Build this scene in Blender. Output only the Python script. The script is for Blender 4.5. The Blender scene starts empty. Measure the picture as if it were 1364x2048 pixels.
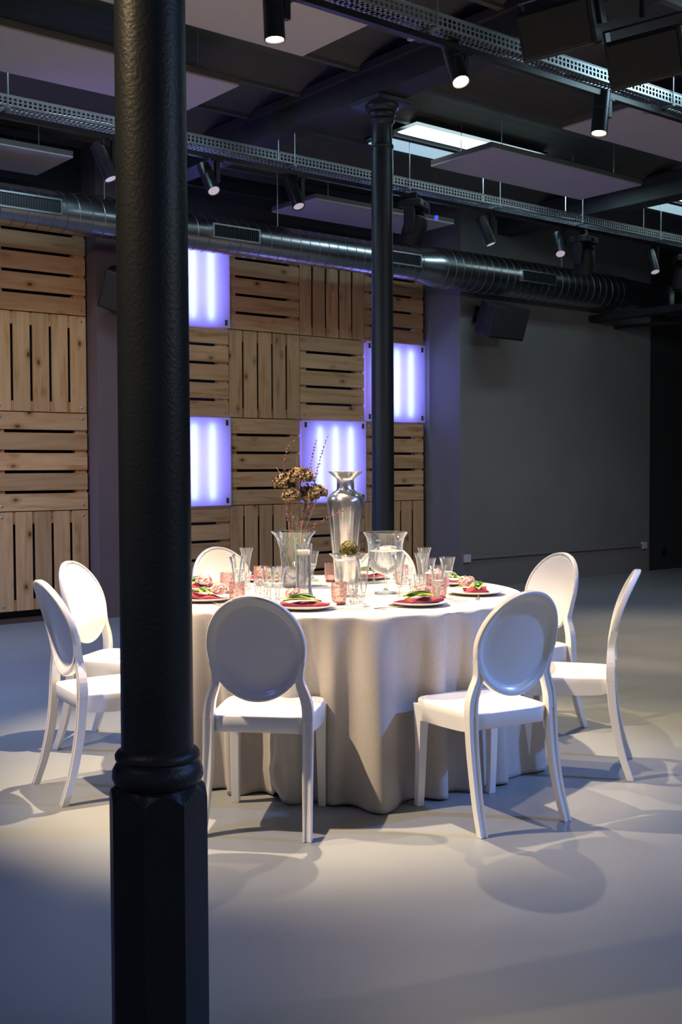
import bpy, math, random
from mathutils import Vector, Matrix
random.seed(7)
S = bpy.context.scene
COL = S.collection
PI = math.pi

# ------------------------------------------------------------------ camera
FPX, YAW, TILT, ROLL, CH = 2276.93, 0.89431, 0.038737, -0.004255, 1.40
Fv = Vector((math.cos(YAW)*math.cos(TILT), math.sin(YAW)*math.cos(TILT), -math.sin(TILT)))
Rv = Vector((math.sin(YAW), -math.cos(YAW), 0))
Uv = Rv.cross(Fv)
R2 = Rv*math.cos(ROLL) + Uv*math.sin(ROLL)
U2 = -Rv*math.sin(ROLL) + Uv*math.cos(ROLL)
cam_data = bpy.data.cameras.new('camera')
cam = bpy.data.objects.new('camera', cam_data); COL.objects.link(cam)
cam_data.sensor_fit = 'HORIZONTAL'; cam_data.sensor_width = 36.0
cam_data.lens = FPX*36.0/1364.0
cam_data.clip_start = 0.05; cam_data.clip_end = 100
m = Matrix((R2, U2, -Fv)).transposed().to_4x4(); m.translation = (0, 0, CH)
cam.matrix_world = m
S.camera = cam

# ------------------------------------------------------------------ view, world
S.view_settings.view_transform = 'Standard'; S.view_settings.look = 'None'
S.view_settings.gamma = 1.0; S.view_settings.exposure = 0.20
W = bpy.data.worlds.new('world'); S.world = W; W.use_nodes = True
W.node_tree.nodes['Background'].inputs['Color'].default_value = (0.42, 0.52, 0.72, 1)
W.node_tree.nodes['Background'].inputs['Strength'].default_value = 0.13

def lamp(name, kind, loc, target, energy, color, **kw):
    d = bpy.data.lights.new(name, kind); d.energy = energy; d.color = color
    for k, v in kw.items(): setattr(d, k, v)
    o = bpy.data.objects.new(name, d); COL.objects.link(o); o.location = loc
    if target is not None:
        o.rotation_euler = (Vector(target)-Vector(loc)).to_track_quat('-Z', 'Y').to_euler()
    return o
WARM = (1.0, 0.77, 0.51); NEUT = (1.0, 0.87, 0.72); BLUE = (0.16, 0.34, 1.0); COOL = (0.55, 0.72, 1.0)
# fittings on the track that hang outside the picture, and one added spot
lamp('spot_light', 'SPOT', (1.10, 4.60, 3.56), (3.0, 4.0, 0.4), 760, WARM, spot_size=math.radians(50), spot_blend=0.7, shadow_soft_size=0.03)
lamp('spot_light', 'SPOT', (7.35, 4.75, 3.56), (7.9, 5.5, 0), 420, WARM, spot_size=math.radians(58), spot_blend=0.9, shadow_soft_size=0.03)
lamp('spot_light', 'SPOT', (9.2, 4.75, 3.56), (9.8, 7.6, 0), 130, (0.75, 0.80, 1.0), spot_size=math.radians(85), spot_blend=1.0, shadow_soft_size=0.05)  # added spot to light the floor at the back right
# blue stage wash fittings
lamp('wash_light', 'SPOT', (6.4, 0.4, 3.7), (3.5, 3.0, 0.6), 760, BLUE, spot_size=math.radians(48), spot_blend=0.9, shadow_soft_size=0.08)
lamp('wash_light', 'SPOT', (0.2, 7.6, 3.7), (2.9, 7.6, 0.0), 900, (0.34, 0.48, 1.0), spot_size=math.radians(95), spot_blend=1.0, shadow_soft_size=0.15)
lamp('wash_light', 'SPOT', (-1.2, 3.2, 3.7), (1.8, 4.6, 0.2), 60, (0.30, 0.26, 1.0), spot_size=math.radians(70), spot_blend=0.9, shadow_soft_size=0.08)
# added lamps outside the picture: fill, column rim and tint, uplight, wall light
lamp('added_fill_light', 'AREA', (5.2, -1.8, 3.4), (4.4, 4.5, 0.6), 26, (0.78, 0.90, 1.0), shape='RECTANGLE', size=3.0, size_y=0.8)  # unseen soft fill added from the camera side
lamp('spot_light', 'SPOT', (-0.35, 2.95, 3.7), (1.34, 2.37, 2.25), 150, (1.0, 0.72, 0.40), spot_size=math.radians(46), spot_blend=0.8, shadow_soft_size=0.03)  # added to give the near column a warm left rim
lamp('wash_light', 'SPOT', (3.7, 0.3, 3.5), (1.34, 2.4, 1.9), 14, (0.10, 0.32, 1.0), spot_size=math.radians(60), spot_blend=0.9, shadow_soft_size=0.05)  # added blue tint for the right side of the near column
lamp('wash_light', 'SPOT', (2.3, 8.3, 2.4), (5.0, 7.6, 4.2), 60, (0.26, 0.14, 1.0), spot_size=math.radians(80), spot_blend=1.0, shadow_soft_size=0.1)  # added violet uplight for the beam underside and ceiling
lamp('added_wall_light', 'SPOT', (9.0, 3.2, 3.3), (10.9, 9.3, 1.5), 75, (1.0, 0.88, 0.80), spot_size=math.radians(56), spot_blend=1.0, shadow_soft_size=0.10)  # added to brighten the grey wall
lamp('added_wall_light', 'SPOT', (1.9, 6.9, 3.3), (5.2, 9.9, 0.9), 95, (1.0, 0.78, 0.60), spot_size=math.radians(78), spot_blend=1.0, shadow_soft_size=0.10)  # this and the next are added to brighten the pallet boards
lamp('added_wall_light', 'SPOT', (-0.5, 4.9, 3.3), (7.4, 9.8, 1.3), 210, (1.0, 0.78, 0.60), spot_size=math.radians(46), spot_blend=1.0, shadow_soft_size=0.10)

# ------------------------------------------------------------------ materials
def mat(name, color=(0.5, 0.5, 0.5), rough=0.5, metal=0.0, emit=None, estr=0.0, **kw):
    mt = bpy.data.materials.new(name); mt.use_nodes = True
    b = mt.node_tree.nodes['Principled BSDF']
    b.inputs['Base Color'].default_value = (*color, 1); b.inputs['Roughness'].default_value = rough
    b.inputs['Metallic'].default_value = metal
    if emit:
        b.inputs['Emission Color'].default_value = (*emit, 1); b.inputs['Emission Strength'].default_value = estr
    for k, v in kw.items(): b.inputs[k].default_value = v
    return mt
def nt(mt): return mt.node_tree.nodes, mt.node_tree.links, mt.node_tree.nodes['Principled BSDF']
def ramp(n, stops):
    r = n.new('ShaderNodeValToRGB'); e = r.color_ramp.elements
    while len(e) > 1: e.remove(e[-1])
    e[0].position = stops[0][0]; e[0].color = (*stops[0][1], 1)
    for p, c in stops[1:]:
        q = e.new(p); q.color = (*c, 1)
    return r
def noisy(mt, c1, c2, scale=8, detail=4, bump=0.0, bscale=None, vscale=(1, 1, 1), lo=0.35, hi=0.65):
    n, l, b = nt(mt)
    tc = n.new('ShaderNodeTexCoord'); mp = n.new('ShaderNodeMapping'); mp.inputs['Scale'].default_value = vscale
    l.new(tc.outputs['Object'], mp.inputs['Vector'])
    t = n.new('ShaderNodeTexNoise'); t.inputs['Scale'].default_value = scale; t.inputs['Detail'].default_value = detail
    l.new(mp.outputs[0], t.inputs['Vector'])
    r = ramp(n, [(lo, c1), (hi, c2)]); l.new(t.outputs['Fac'], r.inputs[0]); l.new(r.outputs[0], b.inputs['Base Color'])
    if bump:
        t2 = n.new('ShaderNodeTexNoise'); t2.inputs['Scale'].default_value = bscale or scale*4; t2.inputs['Detail'].default_value = 3
        l.new(mp.outputs[0], t2.inputs['Vector'])
        bp = n.new('ShaderNodeBump'); bp.inputs['Strength'].default_value = bump; bp.inputs['Distance'].default_value = 0.01
        l.new(t2.outputs['Fac'], bp.inputs['Height']); l.new(bp.outputs[0], b.inputs['Normal'])
    return mt

M = {}
M['floor'] = noisy(mat('poured_grey_floor', rough=0.42), (0.222, 0.234, 0.232), (0.258, 0.27, 0.266), scale=0.9, detail=7, bump=0.05, bscale=6)
M['ceiling'] = noisy(mat('dark_ceiling_paint', rough=0.85), (0.075, 0.07, 0.068), (0.09, 0.085, 0.08), scale=2)
M['beam'] = noisy(mat('dark_beam_paint', rough=0.6), (0.025, 0.025, 0.028), (0.034, 0.033, 0.036), scale=6, bump=0.2)
M['wall'] = noisy(mat('grey_wall_paint', rough=0.85), (0.16, 0.155, 0.15), (0.175, 0.17, 0.163), scale=1.3, bump=0.08, bscale=30)
M['pier'] = noisy(mat('plum_wall_paint', rough=0.85), (0.12, 0.085, 0.095), (0.135, 0.095, 0.105), scale=1.3)
M['niche'] = mat('dark_niche_paint', (0.03, 0.03, 0.035), 0.9)
M['blackwall'] = mat('black_wall_paint', (0.022, 0.022, 0.022), 0.9)
M['iron'] = noisy(mat('painted_cast_iron', rough=0.42), (0.020, 0.024, 0.030), (0.026, 0.031, 0.037), scale=5, bump=0.16, bscale=110)
M['panel'] = mat('acoustic_panel_face', (0.50, 0.46, 0.47), 0.9)
M['panel_edge'] = mat('acoustic_panel_edge', (0.13, 0.115, 0.10), 0.8)
M['zinc'] = mat('zinc_sheet', (0.45, 0.48, 0.50), 0.4, 0.7)
M['blackm'] = mat('black_metal', (0.012, 0.012, 0.014), 0.35)
M['spotm'] = mat('satin_black_metal', (0.035, 0.04, 0.045), 0.3, 0.5)
M['blackp'] = mat('matte_black_cabinet', (0.010, 0.010, 0.012), 0.6)
M['cable'] = mat('dark_cable', (0.02, 0.02, 0.022), 0.5)
M['chair'] = mat('glossy_white_plastic', (0.80, 0.79, 0.77), 0.22)
M['plate'] = mat('white_china', (0.82, 0.80, 0.77), 0.15)
M['napkin'] = noisy(mat('dark_red_napkin', rough=0.8), (0.15, 0.008, 0.025), (0.24, 0.014, 0.04), scale=30)
M['leaf'] = noisy(mat('bright_green_leaf', rough=0.45), (0.14, 0.36, 0.02), (0.55, 0.58, 0.10), scale=14)
M['darkleaf'] = noisy(mat('dark_green_leaf', rough=0.45), (0.03, 0.09, 0.03), (0.10, 0.16, 0.06), scale=20)
M['flower'] = noisy(mat('pale_pink_petals', rough=0.7), (0.62, 0.36, 0.36), (0.80, 0.62, 0.56), scale=40)
M['hyd'] = noisy(mat('dried_olive_petals', rough=0.8), (0.09, 0.085, 0.02), (0.34, 0.20, 0.15), scale=28, detail=2)
M['berry'] = noisy(mat('plum_buds', rough=0.5), (0.08, 0.015, 0.03), (0.30, 0.11, 0.09), scale=60)
M['twig'] = mat('pale_dry_twig', (0.30, 0.24, 0.19), 0.8)
M['stem'] = mat('brown_green_stem', (0.14, 0.12, 0.06), 0.7)
M['moss'] = noisy(mat('olive_moss', rough=0.95), (0.03, 0.03, 0.008), (0.20, 0.17, 0.05), scale=60, bump=1.0, bscale=120)
M['wax'] = mat('cream_wax', (0.85, 0.76, 0.62), 0.5)
M['silver'] = mat('polished_steel', (0.75, 0.75, 0.75), 0.18, 1.0)
M['pebble'] = mat('white_pebbles', (0.75, 0.72, 0.70), 0.5)
M['bolt'] = mat('zinc_bolt', (0.35, 0.42, 0.5), 0.35, 0.7)
M['bracket'] = mat('dark_green_bracket', (0.03, 0.06, 0.05), 0.5)
M['white'] = mat('white_plastic_socket', (0.5, 0.48, 0.5), 0.5)
M['lens_on'] = mat('lit_spot_lens', (1, 1, 1), 0.3, emit=(1.0, 0.80, 0.52), estr=14)
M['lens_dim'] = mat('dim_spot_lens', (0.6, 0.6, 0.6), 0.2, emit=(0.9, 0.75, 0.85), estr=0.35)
M['tube'] = mat('violet_fluorescent_tube', (0.2, 0.2, 0.2), 0.5, emit=(0.25, 0.36, 1.0), estr=15)
M['strip'] = mat('daylight_diffuser', (0.5, 0.5, 0.5), 0.5, emit=(0.70, 0.95, 1.0), estr=3.6)
M['strip_dim'] = mat('self_lit_reflector', (0.6, 0.66, 0.7), 0.35, emit=(0.55, 0.85, 1.0), estr=0.5)  # reflected tube light put in as weak emission
M['led'] = mat('blue_indicator', (0.01, 0.01, 0.1), 0.4, emit=(0.08, 0.12, 1.0), estr=0.8)
M['led_glass'] = mat('dark_lens_glass', (0.03, 0.03, 0.05), 0.1)
M['redlid'] = mat('dark_wick', (0.25, 0.05, 0.03), 0.8)

def duct_mat():
    mt = mat('galvanised_steel', (0.42, 0.43, 0.44), 0.27, 1.0)
    return noisy(mt, (0.36, 0.37, 0.38), (0.48, 0.48, 0.48), scale=3, detail=5)
M['duct'] = duct_mat()
M['seam'] = mat('dull_steel_seam', (0.22, 0.22, 0.23), 0.4, 0.9)

def cloth_mat():
    mt = mat('greige_linen', (0.5, 0.47, 0.43), 0.75)
    n, l, b = nt(mt)
    noisy(mt, (0.42, 0.385, 0.345), (0.47, 0.43, 0.39), scale=160, detail=3, bump=0.10, bscale=300)
    b.inputs['Sheen Weight'].default_value = 0.25
    return mt
M['cloth'] = cloth_mat()

def wood_mat(name, axis):
    # pine: grain runs along the board, each board has its own tone and knots
    mt = mat(name, rough=0.62); n, l, b = nt(mt)
    tc = n.new('ShaderNodeTexCoord'); at = n.new('ShaderNodeAttribute'); at.attribute_name = 'board'
    off = n.new('ShaderNodeVectorMath'); off.operation = 'SCALE'
    cv = n.new('ShaderNodeCombineXYZ')
    for i in range(3): cv.inputs[i].default_value = 0
    l.new(at.outputs['Fac'], cv.inputs[0]); l.new(at.outputs['Fac'], cv.inputs[1]); l.new(at.outputs['Fac'], cv.inputs[2])
    off.inputs['Scale'].default_value = 37.0; l.new(cv.outputs[0], off.inputs[0])
    add = n.new('ShaderNodeVectorMath'); l.new(tc.outputs['Object'], add.inputs[0]); l.new(off.outputs[0], add.inputs[1])
    mp = n.new('ShaderNodeMapping'); l.new(add.outputs[0], mp.inputs['Vector'])
    mp.inputs['Scale'].default_value = (1.2, 9, 14) if axis == 'X' else (14, 9, 1.2)
    t = n.new('ShaderNodeTexNoise'); t.inputs['Scale'].default_value = 1.6; t.inputs['Detail'].default_value = 5; t.inputs['Distortion'].default_value = 0.6
    l.new(mp.outputs[0], t.inputs['Vector'])
    r = ramp(n, [(0.25, (0.40, 0.21, 0.12)), (0.42, (0.60, 0.38, 0.235)), (0.7, (0.70, 0.47, 0.31))]); l.new(t.outputs['Fac'], r.inputs[0])
    # knots
    v = n.new('ShaderNodeTexVoronoi'); v.inputs['Scale'].default_value = 3.4
    mp2 = n.new('ShaderNodeMapping'); l.new(add.outputs[0], mp2.inputs['Vector'])
    mp2.inputs['Scale'].default_value = (1.0, 0.3, 1.7) if axis == 'X' else (1.7, 0.3, 1.0)
    l.new(mp2.outputs[0], v.inputs['Vector'])
    kr = ramp(n, [(0.04, (1, 1, 1)), (0.11, (0, 0, 0))]); l.new(v.outputs['Distance'], kr.inputs[0])
    kg = ramp(n, [(0.10, (0.5, 0.5, 0.5)), (0.26, (0, 0, 0))]); l.new(v.outputs['Distance'], kg.inputs[0])
    mx0 = n.new('ShaderNodeMixRGB'); l.new(kg.outputs[0], mx0.inputs[0]); l.new(r.outputs[0], mx0.inputs[1]); mx0.inputs[2].default_value = (0.28, 0.13, 0.055, 1)
    mx = n.new('ShaderNodeMixRGB'); l.new(kr.outputs[0], mx.inputs[0]); l.new(mx0.outputs[0], mx.inputs[1]); mx.inputs[2].default_value = (0.09, 0.035, 0.018, 1)
    # board tone
    wn = n.new('ShaderNodeTexWhiteNoise'); wn.noise_dimensions = '1D'; l.new(at.outputs['Fac'], wn.inputs['W'])
    mr = n.new('ShaderNodeMapRange'); mr.inputs[3].default_value = 0.66; mr.inputs[4].default_value = 1.02; l.new(wn.outputs[0], mr.inputs[0])
    hs = n.new('ShaderNodeHueSaturation'); hs.inputs['Saturation'].default_value = 1.22; l.new(mr.outputs[0], hs.inputs['Value']); l.new(mx.outputs[0], hs.inputs['Color'])
    l.new(hs.outputs[0], b.inputs['Base Color'])
    return mt
M['woodH'] = wood_mat('pine_boards_level', 'X'); M['woodV'] = wood_mat('pine_boards_upright', 'Z')

def thin_glass(name, tint=(1, 1, 1), edge=(0.75, 0.80, 0.84), body=0.04, edge_amt=0.55, tex=0.0, tscale=90):
    mt = bpy.data.materials.new(name); mt.use_nodes = True
    n, l = mt.node_tree.nodes, mt.node_tree.links; n.clear()
    out = n.new('ShaderNodeOutputMaterial')
    tr = n.new('ShaderNodeBsdfTransparent'); tr.inputs[0].default_value = (*tint, 1)
    gl = n.new('ShaderNodeBsdfGlossy'); gl.inputs['Roughness'].default_value = 0.03; gl.inputs[0].default_value = (*edge, 1)
    rf = n.new('ShaderNodeBsdfDiffuse'); rf.inputs[0].default_value = (*edge, 1)
    lw = n.new('ShaderNodeLayerWeight'); lw.inputs[0].default_value = 0.35
    mr = n.new('ShaderNodeMapRange'); mr.inputs[1].default_value = 0.0; mr.inputs[2].default_value = 1.0
    mr.inputs[3].default_value = body + 0.03; mr.inputs[4].default_value = 0.95
    l.new(lw.outputs['Fresnel'], mr.inputs[0])
    m1 = n.new('ShaderNodeMixShader'); l.new(mr.outputs[0], m1.inputs[0]); l.new(tr.outputs[0], m1.inputs[1]); l.new(gl.outputs[0], m1.inputs[2])
    pw = n.new('ShaderNodeMath'); pw.operation = 'POWER'; pw.inputs[1].default_value = 3.0; l.new(lw.outputs['Facing'], pw.inputs[0])
    ml = n.new('ShaderNodeMath'); ml.operation = 'MULTIPLY_ADD'; ml.inputs[1].default_value = edge_amt; ml.inputs[2].default_value = body; l.new(pw.outputs[0], ml.inputs[0])
    m2 = n.new('ShaderNodeMixShader'); l.new(ml.outputs[0], m2.inputs[0]); l.new(m1.outputs[0], m2.inputs[1]); l.new(rf.outputs[0], m2.inputs[2])
    if tex:
        tc = n.new('ShaderNodeTexCoord'); v = n.new('ShaderNodeTexVoronoi'); v.inputs['Scale'].default_value = tscale; l.new(tc.outputs['Object'], v.inputs['Vector'])
        bp = n.new('ShaderNodeBump'); bp.inputs['Strength'].default_value = tex; bp.inputs['Distance'].default_value = 0.004
        l.new(v.outputs['Distance'], bp.inputs['Height'])
        for s in (gl, rf): l.new(bp.outputs[0], s.inputs['Normal'])
        l.new(bp.outputs[0], lw.inputs['Normal'])
    l.new(m2.outputs[0], out.inputs[0])
    return mt
M['glass'] = thin_glass('clear_glass')
M['crystal'] = thin_glass('cut_crystal', body=0.10, edge_amt=0.6, tex=1.0, tscale=70)
M['pink'] = thin_glass('pink_textured_glass', tint=(0.93, 0.76, 0.73), edge=(0.78, 0.60, 0.58), body=0.12, edge_amt=0.4, tex=1.0, tscale=95)
M['water'] = thin_glass('clear_water', tint=(0.90, 0.93, 0.95), edge=(0.8, 0.85, 0.88), body=0.06, edge_amt=0.25)
def mercury():
    mt = thin_glass('mercury_glass', tint=(0.9, 0.92, 0.92), edge=(0.7, 0.72, 0.72))
    n, l = mt.node_tree.nodes, mt.node_tree.links
    out = [x for x in n if x.type == 'OUTPUT_MATERIAL'][0]; prev = out.inputs[0].links[0].from_socket
    p = n.new('ShaderNodeBsdfPrincipled'); p.inputs['Base Color'].default_value = (0.82, 0.82, 0.80, 1); p.inputs['Metallic'].default_value = 0.95; p.inputs['Roughness'].default_value = 0.22
    tc = n.new('ShaderNodeTexCoord'); mp = n.new('ShaderNodeMapping'); mp.inputs['Scale'].default_value = (28, 28, 3.0); l.new(tc.outputs['Object'], mp.inputs[0])
    t = n.new('ShaderNodeTexNoise'); t.inputs['Scale'].default_value = 1.0; t.inputs['Detail'].default_value = 4; l.new(mp.outputs[0], t.inputs['Vector'])
    r = ramp(n, [(0.40, (0.35, 0.35, 0.35)), (0.56, (0.96, 0.96, 0.96))]); l.new(t.outputs['Fac'], r.inputs[0])
    mx = n.new('ShaderNodeMixShader'); l.new(r.outputs[0], mx.inputs[0]); l.new(prev, mx.inputs[1]); l.new(p.outputs[0], mx.inputs[2]); l.new(mx.outputs[0], out.inputs[0])
    return mt
M['mercury'] = mercury()
def acrylic():
    mt = bpy.data.materials.new('frosted_acrylic'); mt.use_nodes = True
    n, l = mt.node_tree.nodes, mt.node_tree.links; n.clear()
    out = n.new('ShaderNodeOutputMaterial'); a = n.new('ShaderNodeBsdfTranslucent'); a.inputs[0].default_value = (0.9, 0.9, 0.93, 1)
    d = n.new('ShaderNodeBsdfDiffuse'); d.inputs[0].default_value = (0.6, 0.6, 0.65, 1)
    mx = n.new('ShaderNodeMixShader'); mx.inputs[0].default_value = 0.2
    l.new(a.outputs[0], mx.inputs[1]); l.new(d.outputs[0], mx.inputs[2]); l.new(mx.outputs[0], out.inputs[0])
    return mt
M['acrylic'] = acrylic()

# ------------------------------------------------------------------ helpers
class MB:
    def __init__(s): s.v = []; s.f = []; s.b = []; s.cur = 0.0
    def add(s, vs, fs):
        k = len(s.v); s.v += [tuple(p) for p in vs]; s.f += [tuple(i+k for i in f) for f in fs]; s.b += [s.cur]*len(vs); return s
    def box(s, x0, x1, y0, y1, z0, z1, mtx=None):
        vs = [Vector((x, y, z)) for z in (z0, z1) for x, y in ((x0, y0), (x1, y0), (x1, y1), (x0, y1))]
        if mtx: vs = [mtx @ v for v in vs]
        return s.add(vs, [(3, 2, 1, 0), (4, 5, 6, 7), (0, 1, 5, 4), (1, 2, 6, 5), (2, 3, 7, 6), (3, 0, 4, 7)])
    def lathe(s, prof, n=32, axis='Z', c=(0, 0, 0), cap=True, closed=False, mtx=None):
        vs = []; fs = []
        for r, h in prof:
            for i in range(n):
                a = 2*PI*i/n; x, y = r*math.cos(a), r*math.sin(a)
                p = (x, y, h) if axis == 'Z' else ((h, x, y) if axis == 'X' else (x, h, y))
                p = Vector(p)+Vector(c); vs.append(mtx @ p if mtx else p)
        m_ = len(prof)
        for j in range(m_-1 + (1 if closed else 0)):
            for i in range(n):
                a, b = j*n+i, j*n+(i+1) % n; c2, d = ((j+1) % m_)*n+(i+1) % n, ((j+1) % m_)*n+i
                fs.append((a, b, c2, d))
        if cap and not closed:
            fs.append(tuple(reversed(range(n)))); fs.append(tuple(range((m_-1)*n, m_*n)))
        return s.add(vs, fs)
    def tube(s, pts, r, n=8, cap=True, closed=False):
        pts = [Vector(p) for p in pts]; m_ = len(pts); rr = r if hasattr(r, '__len__') else [r]*m_
        vs = []; fs = []; up = None
        for i, p in enumerate(pts):
            if closed: t = pts[(i+1) % m_]-pts[i-1]
            else: t = pts[min(i+1, m_-1)]-pts[max(i-1, 0)]
            t.normalize()
            if up is None:
                up = Vector((0, 0, 1)) if abs(t.z) < 0.9 else Vector((1, 0, 0))
            a = (up-t*up.dot(t)).normalized(); up = a; b = t.cross(a)
            for k in range(n):
                w = 2*PI*k/n; vs.append(p+(a*math.cos(w)+b*math.sin(w))*rr[i])
        for i in range(m_ if closed else m_-1):
            for k in range(n):
                j = (i+1) % m_
                fs.append((i*n+k, i*n+(k+1) % n, j*n+(k+1) % n, j*n+k))
        if cap and not closed: fs.append(tuple(reversed(range(n)))); fs.append(tuple(range((m_-1)*n, m_*n)))
        return s.add(vs, fs)
    def sweep(s, secs, cap=True, closed=False):
        # secs: list of rings of equal length
        n = len(secs[0]); vs = [p for r_ in secs for p in r_]; fs = []; m_ = len(secs)
        for i in range(m_ if closed else m_-1):
            for k in range(n):
                j = (i+1) % m_; fs.append((i*n+k, i*n+(k+1) % n, j*n+(k+1) % n, j*n+k))
        if cap and not closed: fs.append(tuple(reversed(range(n)))); fs.append(tuple(range((m_-1)*n, m_*n)))
        return s.add(vs, fs)
    def build(s, name, mt, parent=None, smooth=False, bevel=0, seg=2, angle=40):
        me = bpy.data.meshes.new(name); me.from_pydata(s.v, [], s.f); me.update()
        if any(s.b):
            at = me.attributes.new('board', 'FLOAT', 'POINT'); at.data.foreach_set('value', s.b)
        me.materials.append(M[mt] if isinstance(mt, str) else mt)
        o = bpy.data.objects.new(name, me); COL.objects.link(o)
        if parent: o.parent = parent
        if smooth:
            for p in me.polygons: p.use_smooth = True
            me.update()
            try: me.set_sharp_from_angle(angle=math.radians(angle))
            except Exception: pass
        if bevel:
            md = o.modifiers.new('bevel', 'BEVEL'); md.width = bevel; md.segments = seg; md.limit_method = 'ANGLE'; md.angle_limit = math.radians(35)
        return o
def tag(o, label, cat, group=None, kind=None):
    o['label'] = label; o['category'] = cat
    if group: o['group'] = group
    if kind: o['kind'] = kind
    return o
def thing(name, label, cat, loc=(0, 0, 0), rz=0.0, group=None):
    o = bpy.data.objects.new(name, None); COL.objects.link(o); o.empty_display_size = 0.1
    o.location = loc; o.rotation_euler = (0, 0, rz); return tag(o, label, cat, group)
def struct(name, mb, mt, label=None, **kw):
    o = mb.build(name, mt, **kw); o['kind'] = 'structure'
    if label: o['label'] = label
    return o
def dup(root, loc=None, rz=None, label=None, group=None):
    r = root.copy(); COL.objects.link(r)
    if loc is not None: r.location = loc
    if rz is not None: r.rotation_euler = (0, 0, rz)
    if label: r['label'] = label
    if group: r['group'] = group
    for ch in list(root.children):
        c = ch.copy(); COL.objects.link(c); c.parent = r
        for g in list(ch.children):
            d = g.copy(); COL.objects.link(d); d.parent = c
    return r
def spline(tab, t):
    # Catmull-Rom through (t, value) rows
    n = len(tab)
    if t <= tab[0][0]: return tab[0][1]
    if t >= tab[-1][0]: return tab[-1][1]
    for i in range(n-1):
        if tab[i][0] <= t <= tab[i+1][0]:
            p1, p2 = tab[i], tab[i+1]; p0 = tab[i-1] if i else p1; p3 = tab[i+2] if i+2 < n else p2
            h = p2[0]-p1[0]; u = (t-p1[0])/h
            m1 = (p2[1]-p0[1])/(p2[0]-p0[0] or 1)*h; m2 = (p3[1]-p1[1])/(p3[0]-p1[0] or 1)*h
            return (2*u**3-3*u*u+1)*p1[1]+(u**3-2*u*u+u)*m1+(-2*u**3+3*u*u)*p2[1]+(u**3-u*u)*m2

# ------------------------------------------------------------------ the room
struct('floor', MB().box(-4, 18, -3, 10.2, -0.2, 0), 'floor', 'smooth grey poured floor')
# vaulted ceiling: barrel vaults along X between ribs
PITCH, Y00, ZS, RISE = 0.715, 6.52, 4.33, 0.13
prof = []
y = Y00-PITCH*14
while y < 10.3:
    for k in range(8):
        u = k/8; prof.append((y+0.025+u*(PITCH-0.05), ZS+RISE*(1-(2*u-1)**2)))
    prof.append((y+PITCH-0.025, ZS)); prof.append((y+PITCH-0.024, ZS-0.025)); prof.append((y+PITCH+0.024, ZS-0.025))
    y += PITCH
cb = MB(); vs = [(x, a, b) for x in (-4, 18) for a, b in prof]; n_ = len(prof)
cb.add(vs, [(i, i+1, n_+i+1, n_+i) for i in range(n_-1)])
cb.box(-4, 18, prof[0][0], prof[-1][0], ZS+RISE+0.05, ZS+RISE+0.15)
struct('ceiling', cb, 'ceiling', 'dark vaulted ceiling with thin ribs')
k = 0
for xb in (1.35, 5.565, 9.93, 14.3):
    k += 1
    b = MB().box(xb-0.125, xb+0.125, -3, 9.95, 4.11, 4.31)
    b.box(xb-0.16, xb+0.16, -3, 9.95, 4.285, 4.35)
    o = struct('trim_%d' % k, b, 'beam', 'dark ceiling beam carried by iron columns', bevel=0.006)
# back wall: niches with piers
NB = 9.95
struct('wall_back', MB().box(-4, 14.5, NB, NB+0.2, 0, 4.6), 'niche', 'dark wall behind the pallet panels')
struct('wall_pier', MB().box(4.87, 5.50, 9.66, NB, 0, 4.5), 'pier', 'plum grey pier between two runs of pallet panels')
struct('wall_right', MB().box(9.20, 12.74, 9.28, NB, 0, 4.5), 'wall', 'plain grey wall right of the pallet panels')
struct('wall_far_right', MB().box(12.74, 18, 9.32, NB, 0, 4.5), 'blackwall', 'black wall at the far right')
struct('wall_side', MB().box(17.8, 18, -3, 9.3, 0, 4.5), 'blackwall')
struct('baseboard_left', MB().box(-4, 4.87, NB-0.075, NB, 0, 0.05), mat('brown_plinth', (0.09, 0.045, 0.035), 0.7), 'brown plinth under the left pallet panels')
struct('baseboard_right', MB().box(5.50, 9.20, NB-0.075, NB, 0, 0.05), M['beam'], 'dark plinth under the right pallet panels')
wt = thing('cable_trunking', 'thin grey cable trunking running low along the grey wall', 'trunking', (9.3, 9.28, 0.34))
MB().box(0.02, 3.28, -0.03, 0, 0, 0.035).build('duct_cover', 'wall', wt, bevel=0.003)
for x in (-0.01, 3.30):
    MB().box(x-0.045, x+0.045, -0.04, 0, -0.03, 0.06).build('socket_box', 'white', wt, bevel=0.004)
tag(MB().lathe([(0.055, 0), (0.055, -0.02), (0.04, -0.02), (0.038, 0.0)], 20, 'Y', (13.12, 9.32, 0.24)).build('cable_port', 'spotm', smooth=True), 'small round port low on the black wall', 'wall port')

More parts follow.
